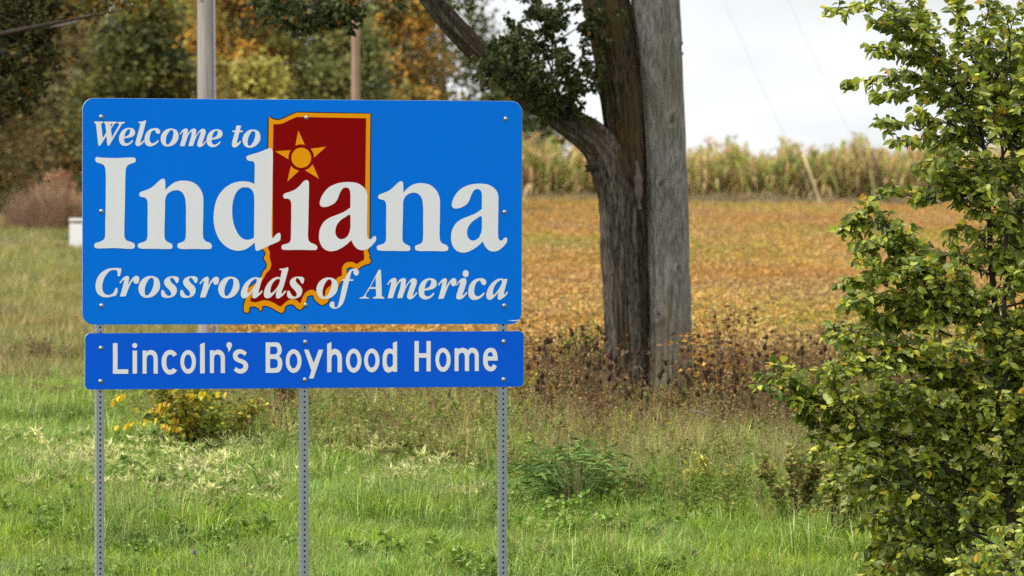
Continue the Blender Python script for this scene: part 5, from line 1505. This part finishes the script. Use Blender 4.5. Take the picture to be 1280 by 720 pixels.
shrub("brown_shrub", "reddish brown weed patch at the left edge of the lawn", "shrub", 45, 502, 26, 110, pal((150, 108, 74), (120, 104, 58), (166, 128, 90), (108, 112, 56), gain=0.8), 26, 900, 0.09, 0.03)
shrub("dry_stalks", "dry brown seed stalks in the meadow at the far left", "weed", 50, 482, 80, 90, pal((124, 96, 70), (104, 78, 58), gain=0.8), 30, 420, 0.05, 0.03, None, (120, 100, 74), 0.8, None, 0.35)

# fallen branch
c = on_ground(905, 552); root = empty("fallen_branch", c); tag(root, "pale grey dead branch lying in the weeds right of the big tree", "branch")
vb = VB()
main = [np.array(at(x, y, c.y - 0.4 + d)) - np.array(c) for x, y, d in ((862, 512, 0), (880, 517, 0.05), (900, 526, 0.1), (915, 540, 0), (924, 552, 0))]
vb.tube(main, [0.008, 0.014, 0.018, 0.02, 0.022], 7, np.array(lin(158, 146, 132)) * 0.8); vb.build("limb", M["twig"], root)
vb = VB()
for i, (x, y) in ((1, (888, 505)), (2, (890, 540)), (2, (930, 518)), (3, (900, 552)), (1, (868, 526))):
    b = np.array(at(x, y, c.y - 0.35)) - np.array(c); vb.tube([main[i], (main[i] + b) / 2 + [0, 0, 0.02], b], [0.01, 0.007, 0.003], 5, np.array(lin(158, 146, 132)) * 0.8)
vb.build("twigs", M["twig"], root)


def broad_plant(name, label, px, py, n, L, W, cols, rise=(0.2, 0.9)):
    c = on_ground(px, py); root = empty(name, c); tag(root, label, "weed")
    for k in range(n):
        a = k * 2.4 + R.uniform(-0.3, 0.3); d = np.array([math.cos(a), math.sin(a), R.uniform(*rise)]); l = L * R.uniform(0.7, 1.1)
        vb = VB(); b = d * 0.05 + [0, 0, R.uniform(0, 0.08)]
        vb.tube([[0, 0, 0], b * 0.6 + [0, 0, 0.02], b], [0.004, 0.004, 0.003], 4, cols[0])
        vb.ovate(b[None], d[None], np.array([[0, 0, 1.]]) + R.normal(0, 0.2, (1, 3)), l, W * R.uniform(0.8, 1.1), pick(cols, 1, 0.1), 0.35, 0.15)
        vb.build("leaf", M["leaf"], root)


bl = pal((120, 150, 66), (104, 136, 56), (140, 164, 84), gain=0.8)
broad_plant("broadleaf_weed", "bright green broad leaved weed in the grass right of the right post", 735, 676, 14, 0.13, 0.085, bl, (0.3, 1.4))
broad_plant("broadleaf_weed", "yellow green strap leaved plant at the foot of the right post", 660, 726, 9, 0.26, 0.045, pal((170, 186, 70), (150, 172, 60), gain=0.8), (0.3, 0.9))
broad_plant("broadleaf_weed", "small pale leaved plant left of the right post", 606, 672, 5, 0.13, 0.06, pal((150, 168, 110), (130, 152, 90), gain=0.85), (0.6, 1.4))


def flower(name, label, cat, px, py, top, head, stemc, hr, cols, group=None):
    c = on_ground(px, py); k = K * c.y; root = empty(name, c); tag(root, label, cat, group)
    h = (py - top) * k; vb = VB(); vb.tube([[0, 0, 0], [0.02, 0, h * 0.5], [-0.02 if name != "thistle_flower" else 0, 0, h]], [0.0035, 0.003, 0.0025], 5, np.array(lin(*stemc)) * 0.8); vb.build("stem", M["twig"], root)
    vb = VB(); n = 90; d = rdir(n); vb.leaves(np.tile([[0 if name == "thistle_flower" else -0.02, 0, h]], (n, 1)) + d * hr * 0.2, d, rdir(n), hr, hr * 0.35, pick(cols, n, 0.12)); vb.build(head, M["weed"], root)


flower("dandelion", "grey dandelion seed head on a thin stem between the left and middle posts", "flower", 246, 722, 690, "seed_head", (170, 130, 90), 0.026, pal((190, 186, 174), (170, 166, 156)))
flower("dandelion", "small fuzzy dandelion head in the grass near the middle post", "flower", 309, 732, 706, "seed_head", (150, 150, 90), 0.022, pal((176, 166, 130), (160, 150, 116)))
flower("thistle_flower", "purple grey thistle head in the grass right of the big weed", "flower", 868, 716, 692, "flower_head", (110, 120, 60), 0.028, pal((140, 112, 122), (112, 92, 100)))
for x, y in ((296, 625), (318, 632), (322, 640), (307, 646), (297, 604), (140, 630), (138, 648), (226, 582), (268, 562)):
    flower("clover_flower", "tiny mauve flower in the grass left of the middle post", "flower", x, y + 16, y, "flower_head", (120, 140, 60), 0.016, pal((150, 126, 156), (128, 104, 136)), "tiny mauve flowers left of the middle post")
